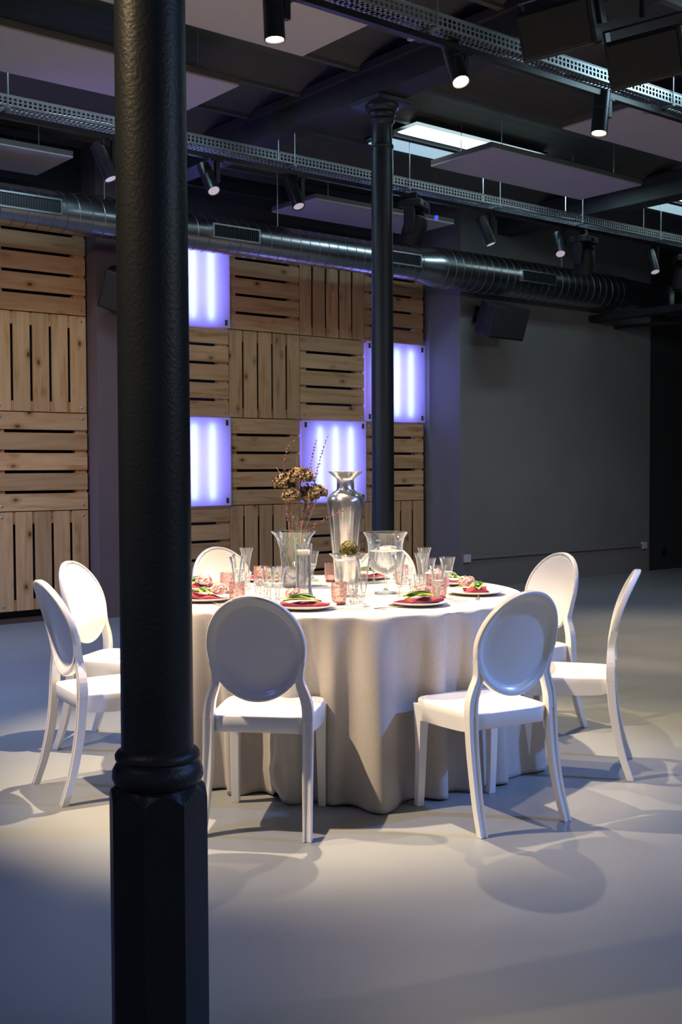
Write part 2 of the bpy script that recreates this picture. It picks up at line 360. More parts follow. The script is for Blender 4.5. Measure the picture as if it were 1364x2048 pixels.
# ------------------------------------------------------------------ iron columns
def column(x, y, label):
    t = thing('iron_column', label, 'column', (x, y, 0), 0, 'cast iron columns')
    RO = 0.1195; n = 96
    def roct(a):
        a = (a - PI/8) % (PI/4) - PI/8
        return RO*math.cos(PI/8)/math.cos(a)
    rings = []
    for spec in ('bot', 'low', 'edge', 'in'):
        ring = []
        for i in range(n):
            a = 2*PI*i/n + PI/8 ; r = roct(2*PI*i/n + PI/8 + PI/8)
            zt = 0.647-(r-0.110)*2.6
            if spec == 'bot': rr, z = r, 0.0
            elif spec == 'low': rr, z = r, 0.30
            elif spec == 'edge': rr, z = r, zt
            else: rr, z = 0.094, 0.656
            ring.append((rr*math.cos(a), rr*math.sin(a), z))
        rings.append(ring)
    # octagon corners sit at 22.5 degrees, aligned with the room
    b = MB(); b.sweep(rings); b.build('octagonal_base', 'iron', t, smooth=True, angle=25)
    col = [(0.094, 0.652), (0.103, 0.659), (0.108, 0.672), (0.1065, 0.689), (0.099, 0.703), (0.094, 0.708), (0.094, 0.712), (0.100, 0.716), (0.1005, 0.725), (0.095, 0.733), (0.086, 0.738), (0.0855, 0.742)]
    MB().lathe(col, 64).build('collar', 'iron', t, smooth=True, angle=50)
    sh = [(0.0855, 0.738), (0.0845, 1.2), (0.0825, 2.2), (0.0795, 3.2), (0.0785, 3.77)]
    MB().lathe(sh, 64).build('shaft', 'iron', t, smooth=True)
    cp = [(0.0785, 3.76), (0.086, 3.765), (0.088, 3.775), (0.086, 3.785), (0.077, 3.79), (0.076, 3.93), (0.080, 3.935), (0.092, 3.95), (0.095, 3.965), (0.088, 3.975), (0.086, 3.98), (0.098, 3.99), (0.104, 4.005), (0.100, 4.02), (0.094, 4.025), (0.110, 4.035), (0.122, 4.055), (0.122, 4.07)]
    c = MB().lathe(cp, 48); c.build('capital', 'iron', t, smooth=True, angle=45)
    MB().box(-0.17, 0.17, -0.17, 0.17, 4.07, 4.108).build('abacus', 'iron', t, bevel=0.006)
    return t
column(1.338, 2.367, 'near dark cast iron column in the foreground with octagonal base')
column(5.59, 6.46, 'slim cast iron column standing behind the table under the beam')

# ------------------------------------------------------------------ pallets and light panels
MOD, XB, ZT, YP = 0.903, 6.432, 2.823, 9.83
def pallet(x0, z1, vert, label):
    t = thing('pallet_panel', label, 'wooden panel', (x0, YP, z1-MOD), 0, 'pine pallet panels on the back wall')
    g = 0.004; L = MOD-2*g; nb = 5; gap = 0.028; w = (L-gap*(nb-1))/nb
    b = MB()
    for i in range(nb):
        a0 = g+i*(w+gap); b.cur = random.uniform(1, 90); dy = random.uniform(-0.001, 0.001)
        if vert: b.box(a0, a0+w, dy, 0.022, g, g+L)
        else: b.box(g, g+L, dy, 0.022, a0, a0+w)
    b.build('boards', 'woodV' if vert else 'woodH', t, bevel=0.002, seg=1)
    for (p0, p1) in ((g, 0.10), (MOD-0.115, MOD-g)):
        b2 = MB(); b2.cur = random.uniform(1, 90)
        if vert: b2.box(g+0.002, g+L-0.002, 0.0225, 0.095, p0, p1)
        else: b2.box(p0, p1, 0.0225, 0.095, g+0.002, g+L-0.002)
        b2.build('batten', 'woodH' if vert else 'woodV', t)
    for sx in (0.055, MOD-0.055):
        for sz in (0.05, MOD-0.05):
            MB().lathe([(0.011, 0.0), (0.011, -0.004), (0.006, -0.007)], 10, 'Y', (sx, -0.001, sz)).build('bolt', 'bolt', t)
    return t
def light_panel(x0, z1, label):
    t = thing('light_panel', label, 'light panel', (x0, YP, z1-MOD), 0, 'violet lit panels on the back wall')
    MB().box(0.004, MOD-0.004, -0.030, -0.022, 0.004, MOD-0.004).build('diffuser', 'acrylic', t)
    fr = MB()
    fr.box(0.006, MOD-0.006, 0.085, 0.092, 0.006, MOD-0.006)
    fr.build('reflector', mat('glow_tint_reflector', (0.85, 0.42, 1.0), 0.7), t)  # added violet tint that colours the glow between the tubes
    for u in (0.27, 0.51, 0.75):
        MB().lathe([(0.014, 0.07), (0.014, MOD-0.07)], 12, 'Z', (u*MOD, 0.022, 0)).build('tube', 'tube', t, smooth=True)
    for sx in (0.05, MOD-0.05):
        for sz in (0.055, MOD-0.055):
            b = MB().box(sx-0.014, sx+0.014, -0.036, -0.030, sz-0.028, sz+0.028)
            b.lathe([(0.008, -0.036), (0.008, -0.042)], 10, 'Y', (sx, 0, sz)); b.build('bracket', 'bracket', t)
    for k in range(4):
        z = 0.18*(k+1)
        for sx in (-0.002, MOD-0.022):
            pass
    return t
rows = ['top row', 'second row', 'third row', 'bottom row']
cols = {-1: 'first column right of the plum pier', 0: 'second column right of the plum pier', 1: 'third column right of the plum pier', 2: 'last column beside the grey wall'}
lay = {-1: 'LHLH', 0: 'HVHV', 1: 'VHLH', 2: 'HLHV'}
for c_, s_ in lay.items():
    for r_, k_ in enumerate(s_):
        x0 = XB+c_*MOD; z1 = ZT+MOD*(1-r_)
        if k_ == 'L':
            lb = {(-1, 0): 'upper violet lit panel right behind the near column, below the duct', (-1, 2): 'lower violet lit panel just right of the near column', (1, 2): 'violet lit panel behind the bouquet and silver vase', (2, 1): 'violet lit panel behind the slim far column'}[(c_, r_)]
            light_panel(x0, z1, lb)
        else:
            pallet(x0, z1, k_ == 'V', 'pine pallet with %s boards, %s, %s' % ('upright' if k_ == 'V' else 'level', rows[r_], cols[c_]))
XA = 4.848
for c_, s_ in {0: 'HVHV', -1: 'VHVH'}.items():
    for r_, k_ in enumerate(s_):
        if c_ == -1 and r_ != 3: continue
        pallet(XA-MOD+c_*MOD, ZT+MOD*(1-r_), k_ == 'V', 'pine pallet with %s boards, %s, %s' % ('upright' if k_ == 'V' else 'level', rows[r_], 'column left of the plum pier' if c_ == 0 else 'outermost left column at the picture edge'))

# ------------------------------------------------------------------ ceiling panels
def ceil_panel(x0, x1, y0, y1, z, label, rods=()):
    t = thing('acoustic_panel', label, 'ceiling panel', ((x0+x1)/2, (y0+y1)/2, z), 0, 'hanging acoustic panels')
    hx, hy = (x1-x0)/2, (y1-y0)/2
    MB().box(-hx, hx, -hy, hy, 0, 0.012).build('face', 'panel', t)
    f = MB(); w = 0.012
    f.box(-hx, hx, -hy, -hy+w, 0.0125, 0.055); f.box(-hx, hx, hy-w, hy, 0.0125, 0.055)
    f.box(-hx, -hx+w, -hy+w, hy-w, 0.0125, 0.055); f.box(hx-w, hx, -hy+w, hy-w, 0.0125, 0.055)
    f.box(-hx+w, hx-w, -hy+w, hy-w, 0.0125, 0.05)
    f.build('frame', 'panel_edge', t)
    for sx in (-hx+0.25, hx-0.25):
        for sy in (-hy+0.12, hy-0.12):
            MB().lathe([(0.004, 0.05), (0.004, 0.40)], 6, 'Z', (sx, sy, 0)).build('hanger', 'zinc', t)
ceil_panel(2.40, 4.385, 6.55, 7.27, 4.0, 'long grey ceiling panel at upper left, above the left cable tray')
ceil_panel(2.40, 4.39, 5.10, 5.84, 4.0, 'grey ceiling panel at top centre beside the downward spot')
ceil_panel(2.30, 4.29, 8.90, 9.63, 4.0, 'grey ceiling panel at left edge, just above the duct')
ceil_panel(6.85, 8.84, 6.55, 7.27, 4.0, 'grey ceiling panel right of the slim column, beside the bright fixture')
ceil_panel(6.89, 8.89, 5.12, 5.84, 4.0, 'grey ceiling panel at the right edge below the speakers')
ceil_panel(6.78, 8.65, 8.82, 9.55, 4.0, 'grey ceiling panel farthest back, behind the slim column and above the duct')
ceil_panel(6.89, 8.89, 3.68, 4.40, 4.0, 'grey ceiling panel in the top right corner behind the speakers')

# ------------------------------------------------------------------ cable trays and tracks
def tray(yc, z0, x0, x1, label, hang, tlabel):
    t = thing('cable_tray', label, 'cable tray', (x0, yc, z0), 0, 'perforated cable trays')
    L = x1-x0; w = 0.10; h = 0.075; r = 0.0028
    b = MB(); th = 0.0015
    for yy in (-w, w):
        b.box(0, L, yy-th, yy+th, h-0.016, h); b.box(0, L, yy-th, yy+th, 0.0, 0.012); b.box(0, L, yy-th, yy+th, h*0.5-0.004, h*0.5+0.004)
        b.box(0, L, yy-0.006, yy+0.006, h, h+0.003)
    for k in range(5): b.box(0, L, -w+k*w*0.5-0.008+(0.008 if k == 0 else 0)-(0.008 if k == 4 else 0), -w+k*w*0.5+0.008+(0.008 if k == 0 else 0)-(0.008 if k == 4 else 0), -th, th)
    n = int(L/0.036)
    for i in range(n):
        x = i*0.036+0.01
        b.box(x, x+0.014, -w, w, -th, th)
        for yy in (-w, w): b.box(x, x+0.014, yy-th*.9, yy+th*.9, 0.012, h-0.016)
    b.build('perforated_channel', 'zinc', t)
    c = MB()
    for i in range(5):
        yy = -w*0.7+i*w*0.34; pts = [(L*k/40, yy+0.012*math.sin(k*1.7+i*2), 0.014+0.008*math.sin(k*2.3+i)**2) for k in range(41)]
        c.tube(pts, 0.008, 5)
    c.build('cables', 'cable', t)
    for hx in hang:
        u = MB()
        for s in (-1, 1): u.tube([(hx-x0, s*(w+0.012), -0.012), (hx-x0, s*(w+0.012), 4.36-z0)], 0.0045, 6)
        u.box(hx-x0-0.015, hx-x0+0.015, -w-0.02, w+0.02, -0.02, -0.008)
        u.build('hanger', 'zinc', t)
    k = thing('lighting_track', tlabel, 'lighting track', (x0, yc-0.03, z0-0.082), 0, 'black lighting tracks')
    MB().box(0, L, -0.02, 0.02, 0.015, 0.05).build('rail', 'blackm', k)
    u = MB()
    for hx in hang: u.box(hx-x0-0.01, hx-x0+0.01, -0.004, 0.004, 0.05, 0.060)
    u.build('clip', 'blackm', k)
tray(7.60, 3.86, 1.0, 12.6, 'perforated zinc cable tray crossing the whole room behind the slim column', (3.14, 5.55, 6.80, 7.95, 9.15, 10.45), 'black track under the far cable tray')
tray(4.75, 3.84, 1.0, 9.8, 'perforated zinc cable tray at the top right above the bright spots', (2.2, 4.42, 6.6, 8.2), 'black track under the near cable tray')

# ------------------------------------------------------------------ spotlights
def spot(x, y, z, target, label, lit, energy=0, size=60, col=WARM, group='cylinder spotlights on the tracks', blend=0.5):
    # x,y,z = pivot of the can; hangs from an adapter on the track
    t = thing('track_spotlight', label, 'spotlight', (x, y, z), 0, group)
    d = (Vector(target)-Vector((x, y, z))).normalized()
    Q = d.to_track_quat('-Z', 'Y').to_matrix().to_4x4()
    R_, Lh = 0.053, 0.14
    MB().lathe([(R_-0.006, Lh), (R_, Lh-0.006), (R_, 0.02-Lh*0.0), (R_-0.0015, 0.018), (R_-0.0015, 0.012), (R_, 0.010), (R_, -Lh), (R_-0.006, -Lh), (R_-0.008, -Lh+0.012)], 32, mtx=Q).build('can', 'spotm', t, smooth=True, angle=35)
    MB().lathe([(R_-0.009, -Lh+0.006), (0.001, -Lh+0.004)], 32, mtx=Q).build('lens', 'lens_on' if lit else 'lens_dim', t, smooth=True)
    top = 0.0
    zt = 3.80-z if y > 6 else 3.78-z
    b = MB().box(0.058, 0.095, -0.018, 0.018, -0.02, zt-0.02); b.box(0.03, 0.125, -0.018, 0.018, zt-0.02, zt-0.001)
    b.build('arm', 'blackm', t, bevel=0.003)
    MB().lathe([(0.012, 0.04), (0.012, 0.062)], 12, 'X').build('pivot', 'zinc', t)
    if energy:
        e = lamp('spot_light', 'SPOT', (x, y, z), None, energy, col, spot_size=math.radians(size), spot_blend=blend, shadow_soft_size=0.03)
        p = Vector((x, y, z))+d*(Lh+0.03); e.location = p; e.rotation_euler = d.to_track_quat('-Z', 'Y').to_euler()
    return t
YT1, YT2 = 7.57, 4.72
spot(3.37, YT2, 3.68, (3.40, 4.50, 0), 'black spotlight pointing straight down at the top of the picture', True, 920, 60)
spot(4.64, YT2, 3.70, (4.15, 3.0, 0.3), 'tilted black spotlight whose bright lens faces the viewer, above the column capital', True, 200, 66)
spot(5.94, YT2, 3.67, (5.3, 4.55, 0), 'black spotlight hanging under the right speaker', True, 300, 60)
dim = [(3.89, 3.62, (4.05, 7.35, 3.0), 'dim spotlight left of the near column under the far tray'),
       (4.78, 3.64, (4.75, 7.0, 2.85), 'dim tilted spotlight just right of the near column'),
       (5.60, 3.65, (5.6, 7.15, 2.85), 'dim spotlight midway between the two columns'),
       (7.84, 3.62, (7.95, 7.35, 3.0), 'pale sided dim spotlight right of the slim column'),
       (8.88, 3.62, (8.6, 7.2, 3.0), 'dark spotlight beside the moving head on the far tray'),
       (10.42, 3.62, (10.3, 7.3, 3.0), 'small dim spotlight at the far right of the far tray')]
for x, z, tg, lb in dim: spot(x, YT1, z, tg, lb, False)

def moving_head(x, y, z, rz, tilt, label, pan=0.0):
    t = thing('moving_head_light', label, 'stage light', (x, y, z), rz, 'black moving head lights on the far tray')
    b = MB().box(-0.13, 0.13, -0.10, 0.10, -0.07, 0.0); b.build('base', 'blackp', t, bevel=0.012)
    MB().box(-0.03, 0.03, -0.03, 0.03, 0.0, 0.075).build('clamp', 'blackm', t, bevel=0.004)
    y_ = MB()
    for s in (-1, 1): y_.box(s*0.135-0.02, s*0.135+0.02, -0.05, 0.05, -0.30, -0.085)
    y_.box(-0.155, 0.155, -0.05, 0.05, -0.10, -0.074)
    y_.build('yoke', 'blackp', t, bevel=0.012)
    Q = Matrix.Translation((0, 0, -0.25)) @ Matrix.Rotation(tilt, 4, 'X')
    h = MB().lathe([(0.05, 0.13), (0.085, 0.115), (0.105, 0.06), (0.108, -0.02), (0.10, -0.10), (0.095, -0.135), (0.085, -0.135), (0.08, -0.12)], 28, mtx=Q)
    hd = h.build('head', 'blackp', t, smooth=True, angle=45)
    MB().lathe([(0.08, -0.122), (0.001, -0.118)], 28, mtx=Q).build('front_lens', 'led_glass', hd, smooth=True)
    MB().box(-0.02, 0.02, -0.104, -0.10, -0.05, -0.02).build('indicator', 'led_glass', t)
    return t
moving_head(6.93, YT1, 3.77, 0.5, 0.35, 'black moving head light behind the slim column')
moving_head(9.27, YT1, 3.74, 0.2, 0.15, 'large black moving head light in front of the duct')
moving_head(10.98, YT1, 3.74, 0.9, 0.2, 'black moving head light at the right picture edge')
lt = thing('clip_indicator', 'tiny blue glowing indicator under the far tray beside the moving head', 'indicator light', (7.20, YT1, 3.66))
MB().box(-0.012, 0.012, -0.012, 0.012, -0.02, 0.02).build('led', 'led', lt)
MB().lathe([(0.004, 0.02), (0.004, 0.14)], 6).build('stalk', 'blackm', lt)

# ------------------------------------------------------------------ speakers
def speaker(loc, rot, label, w=0.60, h=0.36, d=0.34, name='loudspeaker', bracket='wall', group=None):
    t = thing(name, label, 'loudspeaker', loc, 0, group); t.rotation_euler = rot
    # trapezoid in plan: wide grille side at -Y, chamfered back
    pl_ = [(-w/2, -d/2), (w/2, -d/2), (w/2, -d*0.1), (w*0.30, d/2), (-w*0.30, d/2), (-w/2, -d*0.1)]
    n = 6; vs = [(x, y, z) for z in (-h/2, h/2) for x, y in pl_]
    fs = [tuple(reversed(range(n))), tuple(range(n, 2*n))]+[(i, (i+1) % n, n+(i+1) % n, n+i) for i in range(n)]
    MB().add(vs, fs).build('cabinet', 'blackp', t, bevel=0.014)
    MB().box(-w/2+0.02, w/2-0.02, -d/2-0.012, -d/2-0.001, -h/2+0.02, h/2-0.02).build('grille', noisy(mat('speaker_mesh', rough=0.7), (0.012, 0.012, 0.013), (0.022, 0.022, 0.022), scale=300), t, bevel=0.005)
    u = MB()
    if bracket == 'wall':
        u.box(-0.05, 0.05, d/2+0.001, d/2+0.13, -0.04, 0.04); u.box(-0.09, 0.09, d/2+0.13, d/2+0.145, -0.09, 0.09)
    else:
        for s in (-1, 1): u.box(s*(w/2+0.012)-0.006, s*(w/2+0.012)+0.006, -0.05, 0.05, -0.03, h/2+0.05)
        u.box(-w/2-0.018, w/2+0.018, -0.05, 0.05, h/2+0.05, h/2+0.062)
    u.build('bracket', 'blackm', t)
    return t
speaker((9.46, 8.93, 3.05), (math.radians(18), math.radians(0), math.radians(3)), 'black wall loudspeaker on the grey wall right of the pallets')
speaker((5.04, 9.36, 3.02), (math.radians(24), math.radians(20), math.radians(-38)), 'black wall loudspeaker on the plum pier, half hidden by the near column', w=0.42, h=0.36)
g_ = 'ceiling loudspeakers at the top right'
def aim(n_, roll):
    # orientation whose grille side (-Y) faces n_, rolled about it
    n_ = Vector(n_).normalized(); yv = -n_; xv = yv.cross(Vector((0, 0, 1))).normalized(); zv = xv.cross(yv)
    Q = Matrix((xv, yv, zv)).transposed() @ Matrix.Rotation(roll, 3, 'Y')
    return Q.to_euler()
nn = -Fv*0.75-Rv*0.42-Vector((0, 0, 0.35))
speaker((4.96, 4.20, 3.82), aim(nn, math.radians(-4)), 'black ceiling loudspeaker at top, left one of the pair', w=0.42, h=0.26, d=0.30, bracket='u', group=g_)
speaker((5.38, 3.93, 3.68), aim(nn, math.radians(-4)), 'black ceiling loudspeaker at upper right, right one of the pair', w=0.42, h=0.26, d=0.30, bracket='u', group=g_)
bt = thing('hanging_bracket', 'black pipe frame holding the two ceiling loudspeakers', 'bracket', (5.16, 4.08, 4.36))
MB().tube([(-0.18, 0.12, 0), (-0.18, 0.12, -0.33)], 0.016, 10).build('drop_pipe', 'blackm', bt)
MB().tube([(0.18, -0.12, 0), (0.18, -0.12, -0.46)], 0.016, 10).build('drop_pipe', 'blackm', bt)
MB().tube([(-0.36, 0.24, -0.24), (0.36, -0.24, -0.24)], 0.016, 10).build('cross_pipe', 'blackm', bt)

# ------------------------------------------------------------------ duct
DY, DZ = 9.00, 3.557
dt = thing('ventilation_duct', 'long galvanised spiral duct running below the ceiling in front of the wall', 'duct', (1.5, DY, DZ))
def dx(x): return x-1.5
MB().lathe([(0.165, dx(1.5)), (0.165, dx(8.27))], 64, 'X').build('pipe', 'duct', dt, smooth=True)
MB().lathe([(0.169, dx(8.23)), (0.169, dx(8.28)), (0.208, dx(8.46)), (0.208, dx(8.55))], 64, 'X').build('reducer', 'duct', dt, smooth=True, angle=50)
MB().lathe([(0.215, dx(8.55)), (0.215, dx(11.67))], 64, 'X').build('pipe', 'duct', dt, smooth=True)
for (a, b, r) in ((1.5, 8.2, 0.165), (8.6, 11.62, 0.215)):
    pts = []; n = int((b-a)/0.115*28)
    for i in range(n+1):
        u = i/28; an = u*2*PI; pts.append((dx(a)+u*0.115, r*math.cos(an), r*math.sin(an)))
    MB().tube(pts, 0.0042, 4).build('spiral_seam', 'seam', dt, smooth=True)
# round to square transition and square duct
n = 48; rings = []
for u in (0, 0.03, 1.0):
    ring = []
    for i in range(n):
        a = 2*PI*i/n; c_, s_ = math.cos(a), math.sin(a)
        k_ = max(abs(c_), abs(s_)); sq = (c_/k_*0.16, s_/k_*0.14-0.0); ci = (c_*0.212, s_*0.212)
        ring.append((dx(11.67)+u*0.92, ci[0]*(1-u)+sq[0]*u, ci[1]*(1-u)+sq[1]*u))
    rings.append(ring)
MB().sweep(rings).build('transition', 'duct', dt, smooth=True, angle=20)
MB().box(dx(12.59), dx(16), -0.16, 0.16, -0.14, 0.14).build('square_duct', 'duct', dt)
MB().box(dx(12.59), dx(12.64), -0.19, 0.19, -0.18, 0.18).build('flange', 'duct', dt)
MB().box(dx(12.90), dx(12.95), -0.19, 0.19, -0.18, 0.18).build('flange', 'duct', dt)
for (a, b, r) in ((3.60, 4.15, 0.165), (5.61, 6.13, 0.165), (7.66, 8.18, 0.165), (9.67, 10.25, 0.215)):
    g = MB(); h = 0.052; yf = -r-0.018
    g.box(dx(a), dx(b), yf, -r+0.03, h, h+0.014); g.box(dx(a), dx(b), yf, -r+0.03, -h-0.014, -h)
    g.box(dx(a), dx(a)+0.016, yf, -r+0.03, -h, h); g.box(dx(b)-0.016, dx(b), yf, -r+0.03, -h, h)
    gr = g.build('grille', 'duct', dt)
    f = MB(); f.box(dx(a)+0.016, dx(b)-0.016, yf+0.012, -r+0.025, -h, h); f.build('grille_back', 'blackm', gr)
    s = MB(); nn = int((b-a)/0.022)
    for i in range(1, nn): s.box(dx(a)+i*0.022, dx(a)+i*0.022+0.003, yf+0.003, yf+0.011, -h, h)
    s.build('fins', 'spotm', gr)
for hx in (1.8, 4.62, 6.45, 10.6):
    MB().tube([(dx(hx), -0.01, 0.168 if hx < 8 else 0.218), (dx(hx), -0.01, 4.36-DZ)], 0.005, 6).build('hanger', 'zinc', dt)
# dark channel and rod running towards the camera at the far right
tag(MB().box(11.45, 11.62, 6.0, 9.27, 3.215, 3.30).build('soffit_box', 'blackp', bevel=0.01), 'dark box channel under the duct end at the far right', 'channel')
tag(MB().tube([(11.98, 6.5, 3.10), (11.98, 9.27, 3.19)], 0.022, 10).build('curtain_rod', 'blackm', smooth=True), 'thin dark rod below the channel at the far right', 'rod')
tag(MB().tube([(4.30, 8.90, 3.705), (4.42, 8.97, 3.735), (4.58, 9.0, 3.745), (4.76, 9.0, 3.732), (4.9, 9.02, 3.73), (5.1, 9.08, 3.715)], 0.007, 6).build('loose_cable', 'blackp', smooth=True), 'loose cable lying along the top of the duct left of the near column', 'cable')
tag(MB().tube([(5.55, 9.62, 4.16), (9.1, 9.62, 4.16)], 0.018, 8).build('conduit', 'blackp', smooth=True), 'thin dark conduit along the ceiling above the pallets', 'conduit')

# ------------------------------------------------------------------ bright ceiling fixture
def fixture(x0, x1, y0, z, label):
    t = thing('ceiling_fixture', label, 'ceiling light', (x0, y0, z), 0, 'daylight fixtures in the vaults')
    L = x1-x0
    rings = []
    for x in (0, 0.05, L-0.05, L):
        e = 0.02 if x in (0, L) else 0.0
        rings.append([(x, 0.13-0.13*math.cos(PI*i/10)*(1-e*4), 0.0-0.010*math.sin(PI*i/10)*(1-e*6)) for i in range(11)])
    MB().sweep(rings).build('diffuser', 'strip', t, smooth=True)
    MB().box(0, L, 0.30, 0.325, -0.02, 0.03).build('rail', 'blackm', t); MB().box(0, L, 0.345, 0.365, -0.02, 0.03).build('rail', 'blackm', t)
    MB().box(0.04, L, 0.375, 0.68, -0.0, 0.01).build('reflector', 'strip_dim', t)
    MB().box(0, L, 0.0, 0.69, 0.03, 0.05).build('housing', 'blackm', t)
fixture(6.56, 8.2, 7.13, 4.27, 'bright cyan white ceiling fixture between the slim column and the grey panel')
fixture(10.1, 11.6, 7.13, 4.27, 'second bright ceiling fixture at the right picture edge')
lamp('vault_light', 'AREA', (3.7, 7.6, 4.26), (3.7, 7.6, 0), 30, (0.55, 0.85, 1.0), shape='RECTANGLE', size=1.6, size_y=0.25)
lamp('vault_light', 'AREA', (8.6, 7.6, 4.26), (8.6, 7.6, 0), 20, (0.55, 0.85, 1.0), shape='RECTANGLE', size=1.6, size_y=0.25)
lamp('vault_light', 'AREA', (7.1, 4.0, 4.26), (6.7, 4.6, 3.9), 8, (0.55, 0.85, 1.0), shape='RECTANGLE', size=1.0, size_y=0.2)

# ------------------------------------------------------------------ the round table
TC = Vector((3.48, 4.40)); TZ = 0.785; TR = 0.930
tb = thing('round_table', 'round table hidden under a floor length cloth', 'table', (TC.x, TC.y, 0))
MB().lathe([(TR-0.03, TZ-0.034), (TR-0.012, TZ-0.03), (TR-0.012, TZ-0.008), (TR-0.02, TZ-0.005)], 64).build('tabletop', 'panel_edge', tb, smooth=True)
MB().lathe([(0.30, 0), (0.30, 0.03), (0.06, 0.06), (0.05, 0.4), (0.06, TZ-0.06), (0.25, TZ-0.036)], 32).build('pedestal', 'blackm', tb, smooth=True)
def cloth():
    n = 480; b = MB(); rings = []
    rnd = random.Random(11)
    ph = [(k, rnd.uniform(0, 2*PI), a) for k, a in ((13, .40), (19, .55), (27, .55), (37, .34), (7, .25))]
    def fold(a): return sum(A*math.sin(k*a+p) for k, p, A in ph)
    def fine(a): return math.sin(47*a+1)*.5+math.sin(61*a+2)*.5
    for r in (0.3, 0.6, 0.85, TR-0.02): rings.append([(r*math.cos(2*PI*i/n), r*math.sin(2*PI*i/n), TZ) for i in range(n)])
    for zf in (0.0, 0.006, 0.02, 0.05, 0.10, 0.18, 0.28, 0.40, 0.52, 0.64, 0.76, 0.86, 0.93, 0.97, 1.0):
        ring = []
        for i in range(n):
            a = 2*PI*i/n; f = fold(a); sh = math.copysign(abs(f)**0.75, f)
            amp = 0.060*min(1, zf*1.4)**0.6
            base = TR+0.004*min(1, zf/0.02)+0.045*zf
            r = base+amp*sh*0.8+0.003*fine(a)*zf
            ga = lambda c_, w_: math.exp(-((((a-math.radians(c_)+PI) % (2*PI))-PI)/w_)**2)
            if zf > 0.05: r += zf*(-0.125*ga(207, 0.30)+0.045*ga(241, 0.10)+0.03*ga(291, 0.12)-0.02*ga(263, 0.2))
            r = max(r, TR-0.002 if zf < 0.05 else TR-0.03*zf-0.11*zf*ga(207, 0.30))
            z = TZ*(1-zf)
            if zf == 0: r = TR-0.006; z = TZ-0.001
            if zf == 0.006: r = TR+0.001
            # gathered puddle of cloth at the front left
            d = ((a-math.radians(216)+PI) % (2*PI))-PI
            g = math.exp(-(d/0.085)**2)
            if zf > 0.72:
                q = (zf-0.72)/0.28
                r += g*0.055*math.sin(q*PI)*(0.6+0.4*math.cos(d*60)); z += g*0.035*q*(0.5+0.5*math.cos(d*48))
            if zf >= 0.97: z = max(z, 0.004+0.006*(1+math.sin(17*a+1))*0.5)
            ring.append((r*math.cos(a), r*math.sin(a), max(z, 0.004)))
        rings.append(ring)
    b.sweep(rings, cap=False); b.f.append(tuple(range(n)))
    o = b.build('tablecloth', 'cloth', smooth=True, angle=70); o.location = (TC.x, TC.y, 0)
    md = o.modifiers.new('thick', 'SOLIDIFY'); md.thickness = 0.002; md.offset = 1
    return tag(o, 'floor length greige linen tablecloth falling in folds over the round table', 'tablecloth')
cloth()

